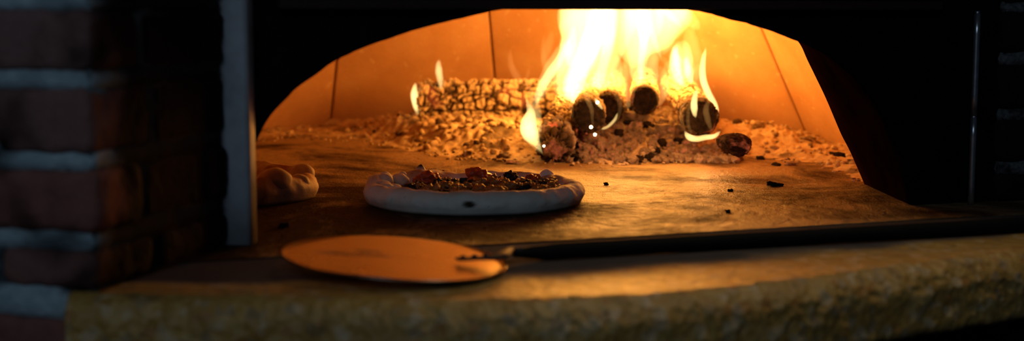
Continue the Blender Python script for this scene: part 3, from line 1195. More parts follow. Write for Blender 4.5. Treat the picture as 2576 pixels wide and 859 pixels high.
# ------------------------------------------------------------------ pizzas
def make_pizza(name, c, R, label, seed, bumps, pinch=(), baked=0.0, n_top=None, toplists=None, char_at=None):
    root = thing(name, c, label, 'pizza')
    # crust: closed ring of dough with an uneven, blistered outline
    na, nt = 300, 36
    vs, br, chv = [], [], []
    rings = []
    for i in range(na):
        th = 2 * PI * i / na
        cs, sn = math.cos(th), math.sin(th)
        wv = noise.noise(Vector((cs * 1.6 + seed, sn * 1.6, 0)))
        rr = R * (1 + 0.025 * wv + 0.012 * noise.noise(Vector((cs * 5 + seed, sn * 5, 2))))
        w = 0.0165 * (1 + 0.22 * noise.noise(Vector((cs * 3 + seed, sn * 3, 7))))
        hh = 0.0142 * (1 + 0.16 * noise.noise(Vector((cs * 3.3 + seed, sn * 3.3, 11))))
        for (bt, amp, wid) in bumps:
            d = math.atan2(math.sin(th - bt), math.cos(th - bt))
            hh *= 1 + amp * math.exp(-(d / wid) ** 2)
        for (bt, amp, wid) in pinch:
            d = math.atan2(math.sin(th - bt), math.cos(th - bt))
            rr *= 1 + amp * math.exp(-(d / wid) ** 2)
        rings.append((rr, w, hh))
        for k in range(nt):
            ph = 2 * PI * k / nt
            x = math.cos(ph)
            z = math.sin(ph)
            # squashed bottom, plump top
            zz = hh * (1 + (z if z > 0 else z * 1.0))
            if z < -0.55:
                zz = hh * (1 - 0.55) - hh * 0.45 * min(1, (-z - 0.55) / 0.25)
            zz = max(zz, 0.0)
            rad = rr - w + w * x * (1.0 if z < 0.2 else 1 - 0.12 * z)
            p = Vector((cs * rad, sn * rad, zz))
            b = fbm(p, 38, 3, seed)
            if z > -0.3:
                p.z += 0.0022 * b * (1 if z > 0 else 0.3)
                q = 0.0016 * fbm(p, 60, 2, seed + 3)
                p.x += cs * q
                p.y += sn * q
                vd = noise.voronoi(p * 34 + Vector((seed, 0, 0)))[0][0]
                if x < 0.75:
                    p.z += 0.0035 * max(0, 0.5 - vd) * (1 if z > 0 else 0.0)
            vs.append(p)
            top_in = max(0.0, min(1.0, (z * 0.9 - x * 0.55 - 0.05)))
            br.append(max(0, min(1, top_in * (0.55 + 0.8 * b) * 0.9 + baked * (0.8 + 0.5 * b))))
            cv = 0.0
            if char_at is not None:
                da = math.atan2(math.sin(th - char_at[0]), math.cos(th - char_at[0])) * R
                dz = p.z - char_at[1]
                if x > 0:
                    cv = max(0, min(1, 2.2 - 2.0 * math.hypot(da / 0.0095, dz / 0.0045) + 0.4 * b))
            sp = noise.noise(p * 120 + Vector((seed, 3, 1)))
            if sp > 0.68 and z > -0.4:
                cv = max(cv, 0.25)
            if z < -0.75:
                cv = max(cv, 0.5)
            chv.append(cv)
    fs = grid_faces(na, nt, closed_u=True)
    for i in range(na):
        a, b = i * nt + nt - 1, ((i + 1) % na) * nt + nt - 1
        fs.append((a, b, ((i + 1) % na) * nt, i * nt))
    me = mesh_from('crust', vs, fs)
    set_attr(me, 'brown', br)
    set_attr(me, 'char', chv)
    cr = link('crust', me, M['dough'])
    cr.parent = root
    # the blisters that stand up from the rim
    for (bt, dr, sx, sz, chtip, *bk) in toplists['bubbles']:
        bm = bmesh.new()
        bmesh.ops.create_icosphere(bm, subdivisions=4, radius=1)
        rr, w, hh = rings[int((bt % (2 * PI)) / (2 * PI) * na) % na]
        cc = Vector((math.cos(bt) * (rr - w + dr), math.sin(bt) * (rr - w + dr), hh * 1.5))
        cl, bl = [], []
        for v in bm.verts:
            q = v.co * (1 + 0.10 * nz(v.co, 1.4, seed + bt))
            cl.append(chtip * max(0, min(1, (q.z - 0.55) * 3)))
            bl.append((bk[0] if bk else 0.1 + baked) * (0.7 + 0.5 * nz(v.co, 2.5, seed)))
            v.co = Vector((q.x * sx, q.y * sx * 0.9, q.z * sz)) + cc
        me = bpy.data.meshes.new('crust_blister')
        bm.to_mesh(me)
        bm.free()
        set_attr(me, 'char', cl)
        set_attr(me, 'brown', bl)
        o = link('crust_blister', me, M['dough'])
        o.parent = cr
    # sauce and melted cheese
    for nm, mk, rs, z0, am in (('sauce', 'sauce', R - 0.024, 0.0105, 0.0035),):
        nr, nt2 = 26, 120
        vs = [Vector((0, 0, z0))]
        for i in range(1, nr + 1):
            for k in range(nt2):
                th = 2 * PI * k / nt2
                r = rs * i / nr * (1 + 0.03 * nz((math.cos(th), math.sin(th), 0), 3, seed))
                p = Vector((r * math.cos(th), r * math.sin(th), z0))
                p.z += am * fbm(p, 45, 4, seed) + 0.003 * (i / nr) ** 3
                vs.append(p)
        fs = [(0, 1 + k, 1 + (k + 1) % nt2) for k in range(nt2)]
        for i in range(nr - 1):
            for k in range(nt2):
                a = 1 + i * nt2 + k
                b = 1 + i * nt2 + (k + 1) % nt2
                fs.append((a, b, b + nt2, a + nt2))
        o = link(nm, mesh_from(nm, vs, fs), M[mk])
        o.parent = root
    # toppings
    for nm, mk, items in toplists['pieces']:
        for (x, y, z, sx, sy, sz, sd) in items:
            bm = bmesh.new()
            bmesh.ops.create_icosphere(bm, subdivisions=4, radius=1)
            rz = Matrix.Rotation(sd * 2.7, 3, 'Z')
            for v in bm.verts:
                q = v.co * (1 + 0.55 * nz(v.co, 1.1, sd) + 0.34 * nz(v.co, 2.6, sd + 4) + (0.08 if mk == 'tomato' else 0.20) * nz(v.co, 5.5, sd) + 0.08 * nz(v.co, 13, sd))
                q = Vector((q.x * sx, q.y * sy, q.z * sz))
                v.co = rz @ q + Vector((x, y, z + 0.0018))
            me = bpy.data.meshes.new(nm)
            bm.to_mesh(me)
            bm.free()
            o = link(nm, me, M[mk])
            o.parent = root
    return root


PC = onz(1193, 507)
PR = 0.1535


def pz(px_, py_, z=0.014):
    """a spot on the pizza's top, relative to its centre"""
    p = onz(px_, py_, z)
    return p.x - PC.x, p.y - PC.y


def item(px_, py_, s, sz, zc=None, asp=1.0):
    zc = 0.016 if zc is None else zc
    x, y = pz(px_, py_, zc)
    r = math.hypot(x, y)
    if r > PR - 0.032:
        k = (PR - 0.032) / r
        x, y = x * k, y * k
    return (x, y, zc, s * asp, s, sz, random.uniform(0, 40))


tom = [item(1072, 457, 0.015, 0.0115, 0.020, 1.4), item(1203, 452, 0.0165, 0.0145, 0.022, 1.1), item(1263, 466, 0.011, 0.008, 0.019), item(1338, 462, 0.0105, 0.010, 0.020),
       item(1350, 456, 0.006, 0.008, 0.022, 0.7), item(1188, 465, 0.009, 0.007, 0.018), item(1110, 463, 0.0075, 0.006, 0.017), item(1316, 459, 0.0065, 0.005, 0.018, 1.6)]
oli = [item(1038, 474, 0.0095, 0.006, 0.017, 1.5), item(1066, 480, 0.0105, 0.006, 0.017, 1.5), item(1103, 470, 0.0085, 0.0075, 0.019), item(1084, 487, 0.0095, 0.005, 0.016, 1.4),
       item(1128, 462, 0.0065, 0.005, 0.018, 1.3), item(1146, 463, 0.0065, 0.005, 0.018, 1.3), item(1172, 462, 0.0075, 0.006, 0.019, 1.4), item(1256, 457, 0.0075, 0.005, 0.019),
       item(1283, 454, 0.0095, 0.009, 0.021), item(1272, 459, 0.0075, 0.005, 0.018), item(1310, 474, 0.0075, 0.005, 0.018, 1.4), item(1369, 463, 0.0070, 0.006, 0.018),
       item(1387, 480, 0.0060, 0.0035, 0.016, 1.4), item(1193, 474, 0.0055, 0.004, 0.018), item(1118, 488, 0.007, 0.004, 0.016, 1.4), item(1322, 480, 0.006, 0.004, 0.017, 1.2)]
for k in range(14):
    oli.append(item(random.uniform(1030, 1150) if k < 7 else random.uniform(1150, 1400), random.uniform(460, 486), random.uniform(0.005, 0.009), random.uniform(0.0045, 0.0075), random.uniform(0.0165, 0.0205), random.uniform(1.0, 1.5)))
veg = []
for k in range(80):
    px_ = random.uniform(1050, 1390)
    py_ = random.uniform(456, 489)
    veg.append(item(px_, py_, random.uniform(0.0035, 0.0095), random.uniform(0.0040, 0.0085), random.uniform(0.0155, 0.0215), random.uniform(0.9, 1.5)))
veg += [item(1263, 477, 0.0105, 0.007, 0.018, 1.2), item(1150, 478, 0.009, 0.006, 0.018, 1.2), item(1210, 483, 0.009, 0.006, 0.017, 1.2), item(1240, 486, 0.009, 0.006, 0.017, 1.2)]
chs = []
for k in range(14):
    chs.append(item(random.uniform(1040, 1420), random.uniform(462, 490), random.uniform(0.004, 0.0085), random.uniform(0.0025, 0.0042), random.uniform(0.0135, 0.0165), random.uniform(1.0, 1.7)))
chs += [item(1395 + 8 * k, 474 + (k % 3) * 3, 0.0055, 0.003, 0.0155, 1.3) for k in range(5)]
hrb = [item(1384, 463, 0.0095, 0.0055, 0.018, 1.3), item(1330, 483, 0.007, 0.004, 0.017, 1.3), item(1150, 470, 0.006, 0.004, 0.018, 1.3)]


def ang_of(px_, py_):
    p = onz(px_, py_)
    return math.atan2(p.y - PC.y, p.x - PC.x)


make_pizza('pizza', PC, PR, 'whole round pizza with pale puffy crust and red and black toppings, mid hearth', 3.0,
           bumps=[(-PI / 2, 0.06, 0.5), (PI / 2, -0.10, 0.8), (math.radians(82), 0.14, 0.12), (math.radians(165), 0.20, 0.35), (math.radians(126), 0.16, 0.2)],
           char_at=(math.radians(-91), 0.0160),
           toplists=dict(bubbles=[(math.radians(126), 0.004, 0.0085, 0.0145, 1.0), (math.radians(40), -0.002, 0.0120, 0.0150, 0.0),
                                  (math.radians(158), 0.0, 0.012, 0.012, 0.0), (math.radians(172), -0.008, 0.013, 0.0105, 0.0, 0.5), (math.radians(186), -0.010, 0.012, 0.0095, 0.0, 0.6), (math.radians(200), -0.011, 0.014, 0.0095, 0.0, 0.6),
                                  (math.radians(213), -0.011, 0.013, 0.0085, 0.0, 0.55), (math.radians(224), -0.009, 0.011, 0.0070, 0.0, 0.4), (math.radians(150), -0.013, 0.014, 0.010, 0.0, 0.45), (math.radians(193), -0.026, 0.010, 0.007, 0.0, 0.6), (math.radians(140), 0.0, 0.009, 0.0100, 0.0), (math.radians(84), 0.002, 0.011, 0.0070, 0.0)],
                         pieces=[('tomato_chunk', 'tomato', tom), ('olive_piece', 'olive', oli), ('vegetable_chunk', 'veg', veg), ('cheese_dab', 'cheese', chs), ('herb_leaf', 'herb', hrb)]))

P2 = onz(548, 497)
tom2 = [(0.055 + 0.01 * k, 0.01 * ((k * 7) % 5) - 0.02, 0.016, 0.011, 0.009, 0.008, 3.0 * k) for k in range(4)]
veg2 = [(random.uniform(0.03, 0.10), random.uniform(-0.06, 0.06), 0.015, random.uniform(0.005, 0.010), 0.007, 0.0045, 2.1 * k) for k in range(18)]
oli2 = [(0.072, 0.052, 0.026, 0.0085, 0.008, 0.006, 5.0), (0.05, 0.02, 0.018, 0.008, 0.007, 0.005, 9.0)]
make_pizza('pizza', P2, 0.139, 'pizza with a lumpy folded crust half hidden behind the grey steel post', 9.0,
           bumps=[(math.radians(-38), 0.42, 0.36), (math.radians(-8), 0.05, 0.2), (math.radians(25), 0.22, 0.3), (math.radians(70), 0.45, 0.4)],
           baked=0.55, pinch=[(math.radians(-40), -0.05, 0.25), (math.radians(-3), 0.03, 0.2)],
           toplists=dict(bubbles=[(math.radians(-36), -0.004, 0.024, 0.0185, 0.0), (math.radians(-14), -0.002, 0.016, 0.0125, 0.0), (math.radians(22), -0.002, 0.018, 0.0165, 0.0)],
                         pieces=[('tomato_chunk', 'tomato', tom2), ('olive_piece', 'olive', oli2), ('vegetable_chunk', 'veg', veg2)]))

# ------------------------------------------------------------------ pizza peel
pc = onz(994, 651, 0.012)
PRAD = 0.1125
peel = thing('pizza_peel', Vector((pc.x, pc.y, 0.0)), 'round steel pizza peel with a long black handle, lying across the stone ledge', 'peel')
Rm = Matrix.Rotation(math.radians(0.9), 3, 'X') @ Matrix.Rotation(math.radians(4.6), 3, 'Y')
nr, na = 40, 140
vs, st = [], []
hA = math.atan2(onz(2576, 570, 0.02).y - pc.y, onz(2576, 570, 0.02).x - pc.x)


def stain_at(x, y):
    a = 0.0
    for (cx_, cy_, wx, wy, amp) in ((-0.040, -0.004, 0.038, 0.0085, 1.0), (-0.030, 0.018, 0.012, 0.007, 0.9), (-0.062, 0.002, 0.02, 0.004, 0.5)):
        d = ((x - cx_) / wx) ** 2 + ((y - cy_) / wy) ** 2
        a = max(a, amp * max(0, min(1, 1.4 - d + 0.9 * noise.noise(Vector((x * 90, y * 160, 0))))))
    return a


for side in (1, -1):
    for i in range(nr + 1):
        for k in range(na):
            th = 2 * PI * k / na
            r = PRAD * i / nr
            lip = 0.0016 * max(0, (i / nr - 0.93) / 0.07) ** 2
            x, y = r * math.cos(th), r * math.sin(th)
            z = 0.0010 * side + 0.0004 * nz((x, y, 0), 15) - 0.0040 * (x / PRAD) ** 2
            vs.append(Rm @ Vector((x, y, z if i < nr else 0.0004 * side)) + Vector((0, 0, 0.0135)))
            st.append(stain_at(x, y) if side == 1 else 0.0)
fs = []
n1 = (nr + 1) * na
for s in (0, 1):
    for i in range(nr):
        for k in range(na):
            a = s * n1 + i * na + k
            b = s * n1 + i * na + (k + 1) % na
            fs.append((a, b, b + na, a + na) if s == 0 else (a, a + na, b + na, b))
for k in range(na):
    a, b = nr * na + k, nr * na + (k + 1) % na
    fs.append((a, b, n1 + b, n1 + a))
me = mesh_from('blade', vs, fs)
set_attr(me, 'stain', st)
bl_ = link('blade', me, M['peel'])
bl_.parent = peel
tag(bl_, 'shiny round steel blade')


def sweep(name, pts, mat, parent, n=40, seg=20):
    """pts: (world x, y, z, half width, half height)"""
    S = catmull(pts, n)
    vs = []
    for i in range(n):
        j0, j1 = max(0, i - 1), min(n - 1, i + 1)
        t = Vector(S[j1][:3] - S[j0][:3]).normalized()
        s1 = t.cross(Vector((0, 0, 1))).normalized()
        s2 = s1.cross(t)
        for k in range(seg):
            a = 2 * PI * k / seg
            vs.append(Vector(S[i][:3]) + s1 * (math.cos(a) * S[i][3]) + s2 * (math.sin(a) * S[i][4]))
    fs = grid_faces(n, seg)
    for i in range(n - 1):
        fs.append((i * seg + seg - 1, (i + 1) * seg + seg - 1, (i + 1) * seg, i * seg))
    fs.append(tuple(range(seg)))
    fs.append(tuple((n - 1) * seg + k for k in range(seg)))
    me = mesh_from(name, vs, fs)
    o = link(name, me, mat)
    if parent is not None:
        o.parent = parent
        o.location = -Vector(parent.location)
    return o


h0 = onz(1300, 640, 0.0068)
h1 = onz(2750, 559, 0.0068)
hd = (h1 - h0).normalized()
tang = onz(1150, 652, 0.013)
sock = sweep('socket', [(tang.x, tang.y, 0.0125, 0.010, 0.0012), (*(tang + hd * 0.02).xy, 0.0125, 0.0095, 0.0016), (*(tang + hd * 0.045).xy, 0.0130, 0.0075, 0.0032),
                 (*(h0 - hd * 0.005).xy, 0.0110, 0.0055, 0.0036), (*(h0 + hd * 0.03).xy, 0.0080, 0.0060, 0.0045)], M['socket'], peel)
for k in range(3):
    c = tang + hd * (0.006 + 0.012 * k)
    bm = bmesh.new()
    bmesh.ops.create_uvsphere(bm, u_segments=14, v_segments=8, radius=0.0032)
    for v in bm.verts:
        v.co.z *= 0.6
        v.co += Vector((c.x - pc.x, c.y - pc.y, 0.0145 + 0.0004 * k))
    me = bpy.data.meshes.new('rivet')
    bm.to_mesh(me)
    bm.free()
    o = link('rivet', me, M['socket'])
    o.parent = sock
    o.location = Vector(peel.location)
q = [h0 + hd * 0.012]
hp = []
for (s, r) in ((-0.004, 0.0032), (0.006, 0.0050), (0.018, 0.0070), (0.032, 0.0083), (0.05, 0.0089), (0.10, 0.0090), (0.3, 0.0091), (0.55, 0.0092), (0.72, 0.0092)):
    c = h0 + hd * s
    hp.append((c.x, c.y, r - 0.0014 + 0.0045 * max(0.0, 1 - s / 0.03), r, r))
sweep('handle', hp, M['handle'], peel, 60)


# ------------------------------------------------------------------ fire
def flame_mesh(pts, n=None, seg=18, seed=0.0, wob=0.12, flat=0.8):
    """pts: (px, py, radius px, distance); a closed tapering tongue"""
    n = n or max(18, 8 * len(pts))
    P = []
    for (x, y, r, d) in pts:
        p = at(x, y, d)
        P.append((p.x, p.y, p.z, r * px2m(d)))
    S = catmull(P, n)
    vs = []
    for i in range(n):
        j0, j1 = max(0, i - 1), min(n - 1, i + 1)
        t = Vector(S[j1][:3] - S[j0][:3]).normalized()
        s1 = t.cross(Vector((0, 1, 0))).normalized()
        s2 = s1.cross(t).normalized()
        e = min(i, n - 1 - i) / (n * 0.10)
        r = max(0.0004, S[i][3]) * (min(1.0, e) ** 0.5 if e < 1 else 1)
        r = max(r, 0.0003)
        for k in range(seg):
            a = 2 * PI * k / seg
            w = 1 + wob * noise.noise(Vector((math.cos(a) * 1.2 + seed, math.sin(a) * 1.2, i / n * 6 + seed)))
            vs.append(Vector(S[i][:3]) + s1 * (math.cos(a) * r * w) + s2 * (math.sin(a) * r * w * flat))
    fs = grid_faces(n, seg)
    for i in range(n - 1):
        fs.append((i * seg + seg - 1, (i + 1) * seg + seg - 1, (i + 1) * seg, i * seg))
    fs.append(tuple(range(seg)))
    fs.append(tuple((n - 1) * seg + k for k in range(seg)))
    me = mesh_from('flame', vs, fs)
    bm = bmesh.new()
    bm.from_mesh(me)
    bmesh.ops.recalc_face_normals(bm, faces=bm.faces)
    bm.to_mesh(me)
    bm.free()
    return me


fire_base = onz(1580, 405)
fire = thing('fire', Vector((fire_base.x, at(1580, 300, 2.7).y, 0.03)), 'tall bright blaze of yellow-white flames over the burning logs', 'fire')
TONGUES = [
    ('mid', .22, .8, [(1452, 205, 22, 2.78), (1462, 150, 48, 2.80), (1475, 95, 66, 2.82), (1478, 40, 72, 2.84), (1480, -36, 52, 2.86), (1480, -62, 21, 2.86)]),
    ('mid', .25, .8, [(1590, 175, 14, 2.82), (1600, 120, 44, 2.84), (1625, 70, 70, 2.86), (1650, 10, 90, 2.88), (1660, -36, 60, 2.9), (1660, -62, 24, 2.9)]),
    # (material, wobble, flatness, points)
    ('mid', .2, .8, [(1455, 270, 22, 2.66), (1440, 225, 40, 2.68), (1450, 165, 52, 2.70), (1462, 100, 58, 2.72), (1462, 40, 60, 2.74), (1470, -36, 41, 2.76), (1470, -62, 16, 2.76)]),
    ('core', .25, .7, [(1448, 262, 14, 2.65), (1440, 220, 24, 2.67), (1462, 165, 26, 2.69), (1485, 110, 28, 2.71), (1510, 50, 30, 2.73), (1520, -30, 22, 2.75), (1520, -62, 9, 2.75)]),
    ('core', .25, .7, [(1432, 170, 8, 2.72), (1436, 130, 13, 2.72), (1440, 95, 11, 2.72), (1443, 62, 5, 2.72)]),
    ('mid', .25, .8, [(1512, 235, 14, 2.68), (1515, 190, 28, 2.70), (1520, 140, 42, 2.72), (1530, 80, 60, 2.74), (1550, 20, 70, 2.76), (1560, -36, 50, 2.78), (1560, -62, 20, 2.78)]),
    ('core', .25, .7, [(1495, 240, 10, 2.68), (1505, 200, 16, 2.69), (1522, 150, 15, 2.70), (1530, 100, 18, 2.72), (1535, 40, 22, 2.74), (1540, -36, 15, 2.75), (1540, -62, 6, 2.75)]),
    ('mid', .2, .8, [(1622, 222, 10, 2.62), (1606, 190, 20, 2.66), (1604, 150, 26, 2.70), (1610, 100, 40, 2.74), (1620, 40, 56, 2.77), (1630, -36, 45, 2.80), (1630, -62, 18, 2.80)]),
    ('core', .2, .7, [(1612, 205, 8, 2.64), (1612, 160, 9, 2.68), (1618, 120, 12, 2.71), (1620, 75, 17, 2.74), (1615, 20, 14, 2.76), (1610, -30, 6, 2.78), (1610, -62, 2, 2.78)]),
    ('core', .1, .7, [(1664, 150, 3, 2.70), (1652, 115, 8, 2.71), (1638, 75, 9, 2.72), (1630, 30, 8, 2.73), (1628, -20, 4, 2.74), (1628, -62, 2, 2.74)]),
    ('thin', .15, .7, [(1652, 140, 8, 2.72), (1672, 152, 8, 2.72), (1690, 170, 8, 2.71), (1700, 195, 6, 2.70)]),
    ('mid', .15, .7, [(1700, 15, 14, 2.82), (1720, 38, 20, 2.82), (1742, 55, 16, 2.82), (1760, 75, 8, 2.82)]),
    ('core', .15, .7, [(1650, 5, 12, 2.80), (1675, 28, 10, 2.80), (1700, 52, 8, 2.80), (1716, 70, 3, 2.80)]),
    ('mid', .2, .8, [(1668, 140, 12, 2.82), (1676, 95, 24, 2.84), (1685, 50, 36, 2.86), (1690, 0, 44, 2.88), (1690, -36, 30, 2.88), (1690, -62, 12, 2.88)]),
    ('thin', .3, .8, [(1572, 265, 8, 2.80), (1562, 225, 18, 2.82), (1566, 190, 16, 2.84), (1575, 150, 10, 2.86)]),
    ('thin', .2, .7, [(1650, 272, 6, 2.66), (1668, 235, 14, 2.70), (1668, 195, 16, 2.74), (1655, 165, 8, 2.76)]),
    ('mid', .25, .8, [(1712, 232, 6, 2.64), (1708, 205, 20, 2.66), (1712, 170, 30, 2.68), (1716, 135, 26, 2.70), (1722, 100, 10, 2.72)]),
    ('core', .25, .8, [(1716, 218, 5, 2.60), (1706, 190, 13, 2.62), (1700, 160, 15, 2.63), (1698, 135, 11, 2.64), (1702, 112, 4, 2.66)]),
    ('core', .25, .8, [(1740, 212, 4, 2.60), (1734, 190, 11, 2.62), (1728, 165, 11, 2.63), (1727, 140, 5, 2.64)]),
    ('thin', .3, .8, [(1745, 215, 6, 2.72), (1748, 175, 20, 2.74), (1742, 130, 24, 2.76), (1735, 90, 16, 2.78), (1740, 60, 6, 2.80)]),
    ('mid', .25, .8, [(1640, 235, 5, 2.66), (1642, 200, 15, 2.68), (1638, 165, 18, 2.70), (1640, 130, 16, 2.72), (1650, 95, 8, 2.74)]),
    ('thin', .25, .8, [(1672, 255, 6, 2.70), (1676, 215, 16, 2.72), (1682, 180, 18, 2.74), (1690, 150, 8, 2.76)]),
    ('wisp', .25, .8, [(1574, 280, 8, 2.66), (1578, 240, 18, 2.70), (1572, 200, 20, 2.74), (1580, 160, 14, 2.78), (1590, 120, 6, 2.8)]),
    ('mid', .2, .8, [(1548, 235, 5, 2.70), (1550, 205, 14, 2.72), (1548, 175, 18, 2.74), (1552, 140, 10, 2.76)]),
    ('mid', .25, .8, [(1402, 250, 5, 2.74), (1404, 215, 14, 2.75), (1412, 175, 20, 2.76), (1424, 140, 18, 2.77), (1432, 100, 8, 2.78)]),
    ('wisp', .2, .8, [(1376, 180, 5, 2.78), (1372, 145, 11, 2.79), (1382, 110, 12, 2.80), (1390, 75, 5, 2.81)]),
    ('mid', .2, .7, [(1732, 222, 5, 2.60), (1716, 200, 14, 2.62), (1704, 165, 20, 2.64), (1700, 130, 16, 2.66), (1706, 100, 6, 2.68)]),
    ('core', .2, .7, [(1712, 195, 5, 2.61), (1703, 165, 8, 2.62), (1699, 140, 9, 2.63), (1697, 118, 4, 2.64)]),
    ('mid', .2, .7, [(1738, 205, 5, 2.62), (1735, 175, 14, 2.64), (1730, 140, 12, 2.66), (1728, 105, 5, 2.68)]),
    ('core', .2, .7, [(1722, 200, 4, 2.61), (1730, 180, 9, 2.61), (1728, 160, 7, 2.62), (1724, 145, 3, 2.62)]),
    ('hot', .12, .6, [(1806, 292, 4, 2.50), (1799, 265, 7, 2.52), (1780, 232, 9, 2.54), (1768, 195, 9, 2.56), (1769, 155, 7, 2.58), (1776, 118, 3, 2.60)]),
    ('thin', .2, .7, [(1770, 250, 6, 2.56), (1758, 220, 12, 2.58), (1752, 190, 12, 2.60), (1760, 160, 8, 2.62)]),
    ('hot', .12, .6, [(1750, 297, 3, 2.46), (1746, 275, 9, 2.46), (1747, 250, 8, 2.47), (1754, 222, 3, 2.48)]),
    ('hot', .1, .6, [(1722, 330, 3, 2.46), (1733, 345, 8, 2.45), (1752, 350, 8, 2.44), (1775, 346, 7, 2.44), (1797, 343, 6, 2.45), (1813, 330, 3, 2.46)]),
    ('thin', .1, .6, [(1724, 335, 4, 2.47), (1714, 305, 6, 2.48), (1716, 270, 6, 2.49), (1732, 240, 5, 2.50)]),
    ('thin', .1, .6, [(1740, 340, 4, 2.46), (1731, 310, 5, 2.46), (1732, 280, 5, 2.47), (1742, 255, 4, 2.48)]),
    ('thin', .15, .6, [(1790, 330, 4, 2.46), (1780, 300, 8, 2.46), (1776, 275, 8, 2.47), (1784, 250, 4, 2.48)]),
    # ribbon along the sloping log's left side
    ('core', .15, .6, [(1350, 268, 4, 2.62), (1353, 245, 9, 2.63), (1364, 218, 12, 2.64), (1382, 188, 13, 2.66), (1402, 160, 12, 2.68), (1422, 125, 10, 2.70), (1435, 90, 5, 2.72)]),
    ('mid', .15, .6, [(1352, 262, 5, 2.64), (1366, 220, 17, 2.66), (1390, 180, 24, 2.68), (1412, 140, 22, 2.70), (1430, 100, 12, 2.72)]),
    ('thin', .2, .6, [(1372, 190, 5, 2.70), (1368, 150, 8, 2.71), (1366, 115, 6, 2.72), (1370, 88, 3, 2.73)]),
    # rims of flame round the log ends
    ('wisp', .1, .6, [(1502, 218, 5, 2.55), (1530, 212, 12, 2.54), (1552, 235, 10, 2.54), (1560, 270, 6, 2.53), (1552, 300, 5, 2.52), (1530, 322, 5, 2.50)]),
    ('hot', .1, .6, [(1512, 326, 3, 2.48), (1530, 318, 4, 2.48), (1546, 302, 4, 2.48), (1554, 284, 2, 2.48)]),
    ('hot', .1, .6, [(1497, 246, 2, 2.50), (1503, 258, 5, 2.49), (1512, 270, 4, 2.49), (1516, 276, 1.5, 2.49)]),
    ('thin', .1, .6, [(1492, 322, 3, 2.44), (1490, 300, 4, 2.44), (1488, 275, 6, 2.45), (1478, 250, 8, 2.47), (1470, 225, 8, 2.50)]),
    ('wisp', .1, .6, [(1440, 300, 4, 2.46), (1437, 270, 6, 2.48), (1432, 240, 9, 2.52), (1436, 210, 9, 2.58)]),
    ('wisp', .1, .6, [(1590, 262, 4, 2.53), (1592, 230, 7, 2.55), (1604, 205, 10, 2.57), (1615, 185, 8, 2.60)]),
    ('wisp', .1, .6, [(1658, 265, 4, 2.53), (1654, 235, 6, 2.55), (1646, 210, 9, 2.57), (1636, 188, 8, 2.60)]),
]
for k, (mk, wob, flat, pts) in enumerate(TONGUES):
    o = link('flame', flame_mesh(pts, seed=k * 3.7, wob=wob, flat=flat), FL[mk])
    o.parent = fire
    o.location = -Vector(fire.location)


tsp = NT('spark')
esp = tsp.n('Emission')
esp.inputs['Color'].default_value = (1.0, 0.8, 0.45, 1)
esp.inputs['Strength'].default_value = 6
tsp.l(esp.outputs[0], tsp.out.inputs['Surface'])
for (x, y, r, d_) in ((1487, 320, 4.5, 2.44), (1497, 339, 4.2, 2.43), (1368, 368, 3.5, 2.40), (1503, 258, 4.5, 2.46)):
    bm = bmesh.new()
    bmesh.ops.create_icosphere(bm, subdivisions=2, radius=r * px2m(d_))
    for v in bm.verts:
        v.co *= 1 + 0.25 * nz(v.co, 300, x)
    o = from_bm('spark', bm, tsp.m)
    o.parent = fire
    o.location = at(x, y, d_) - Vector(fire.location)


def lone_flame(name, label, parts, cat='flame'):
    x, y, r, d = parts[0][1][0]
    p = at(x, y, d)
    t = thing(name, p, label, cat, 'small flames beside the blaze')
    for k, (mk, pts) in enumerate(parts):
        o = link('flame_tongue', flame_mesh(pts, seed=k * 2.2 + x, wob=0.12, flat=0.7), FL[mk])
        o.parent = t
        o.location = -Vector(t.location)
    return t


lone_flame('flame', 'white-yellow flame bulging at the left foot of the sloping log', [
    ('core', [(1366, 388, 2, 2.43), (1350, 362, 10, 2.44), (1333, 335, 22, 2.45), (1330, 308, 20, 2.46), (1335, 284, 12, 2.47), (1328, 262, 5, 2.48), (1322, 240, 2, 2.49)]),
    ('mid', [(1366, 390, 3, 2.44), (1350, 365, 13, 2.45), (1336, 335, 27, 2.46), (1338, 305, 26, 2.47), (1345, 275, 17, 2.48), (1338, 240, 7, 2.49), (1330, 205, 3, 2.50)])])
lone_flame('flame', 'bright teardrop flame at the left end of the back log', [
    ('hot', [(1052, 290, 2, 2.96), (1046, 265, 8, 2.96), (1042, 240, 9, 2.96), (1043, 222, 6, 2.96), (1046, 208, 2, 2.96)])])
lone_flame('flame', 'slim pale flame standing on top of the back log near its left end', [
    ('core', [(1110, 228, 3, 2.95), (1107, 200, 8, 2.96), (1104, 178, 9, 2.97), (1103, 162, 6, 2.98), (1105, 150, 2, 2.99)])])
lone_flame('flame', 'faint curved wisp of flame rising behind the right part of the back log', [
    ('wisp', [(1315, 212, 4, 2.92), (1300, 192, 10, 2.94), (1287, 168, 9, 2.96), (1283, 142, 6, 2.98), (1287, 118, 2, 3.0)]),
    ('wisp', [(1330, 230, 4, 2.90), (1324, 205, 6, 2.92), (1328, 185, 4, 2.94), (1332, 172, 2, 2.96)])])

# ------------------------------------------------------------------ light


def lamp(name, typ, loc, col, power, size=0.06, rot=None, size_y=None):
    ld = bpy.data.lights.new(name, typ)
    ld.color = col
    ld.energy = power
    if typ == 'POINT':
        ld.shadow_soft_size = size
    if typ == 'AREA':
        ld.shape = 'RECTANGLE'
        ld.size = size
        ld.size_y = size_y or size
    o = bpy.data.objects.new(name, ld)
    COL.objects.link(o)
    o.location = loc
    if rot is not None:
        o.rotation_euler = rot
    return o


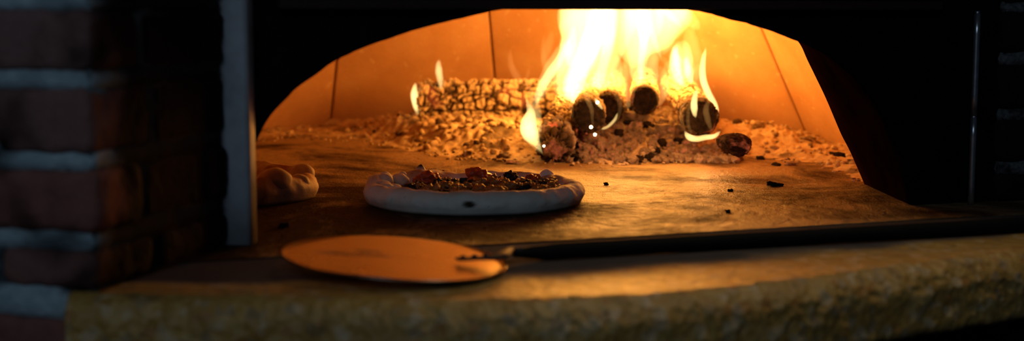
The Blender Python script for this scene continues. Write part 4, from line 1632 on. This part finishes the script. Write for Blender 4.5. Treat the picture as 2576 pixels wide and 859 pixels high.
FC = (1.0, 0.36, 0.035)
lamp('firelight', 'POINT', at(1430, 120, 2.72), FC, 4.8, 0.05)
lamp('firelight', 'POINT', at(1560, 70, 2.76), FC, 3.4, 0.06)
lamp('firelight', 'POINT', at(1640, 140, 2.72), FC, 2.7, 0.05)
lamp('firelight', 'POINT', at(1725, 175, 2.62), FC, 0.9, 0.03)
lamp('firelight', 'POINT', at(1322, 318, 2.40), FC, 0.15, 0.025)
lamp('firelight', 'POINT', at(1590, 285, 2.36), (1.0, 0.44, 0.13), 0.75, 0.03)
lamp('firelight', 'POINT', at(1775, 345, 2.38), (1.0, 0.44, 0.13), 0.35, 0.02)

# cool daylight from the room behind the camera
loc = Vector((-0.45, -1.1, 1.35))
d = Vector((0.0, 1.5, 0.05)) - loc
lamp('room_window', 'AREA', loc, (0.55, 0.75, 1.0), 7.0, 1.2, d.to_track_quat('-Z', 'Y').to_euler(), 0.9)

# the lamp over the oven front, nearly straight above the ledge
hl = Vector((0.62, 1.42, 1.35))
hood = lamp('hood_lamp', 'SPOT', hl, (1.0, 0.86, 0.66), 12.0, 0.08, (Vector((0.36, 1.30, 0.0)) - hl).to_track_quat('-Z', 'Y').to_euler())
hood.data.spot_size = math.radians(50)
hood.data.spot_blend = 0.9
hood.data.shadow_soft_size = 0.10

w = bpy.data.worlds.new('World')
SC.world = w
w.use_nodes = True
w.node_tree.nodes['Background'].inputs[0].default_value = (0.5, 0.7, 1.0, 1)
w.node_tree.nodes['Background'].inputs[1].default_value = 0.008

# ------------------------------------------------------------------ camera and render look
cd = bpy.data.cameras.new('Camera')
cam = bpy.data.objects.new('Camera', cd)
COL.objects.link(cam)
cam.location = (0, 0, H)
cam.rotation_euler = (PI / 2 - PIT, 0, 0)
cd.sensor_width = 36
cd.lens = 36 * F / 2576
cd.clip_start = 0.02
cd.dof.use_dof = True
cd.dof.focus_distance = 2.12
cd.dof.aperture_fstop = 3.2
SC.camera = cam
SC.view_settings.view_transform = 'Standard'
SC.view_settings.look = 'None'
SC.view_settings.gamma = 1
SC.view_settings.exposure = 0
SC.view_settings.use_curve_mapping = False
SC.cycles.use_denoising = True
SC.cycles.max_bounces = 8
SC.cycles.diffuse_bounces = 5
SC.cycles.glossy_bounces = 3
SC.cycles.volume_bounces = 0
SC.cycles.transparent_max_bounces = 64
SC.cycles.caustics_reflective = False
SC.cycles.caustics_refractive = False
SC.cycles.sample_clamp_indirect = 4.0
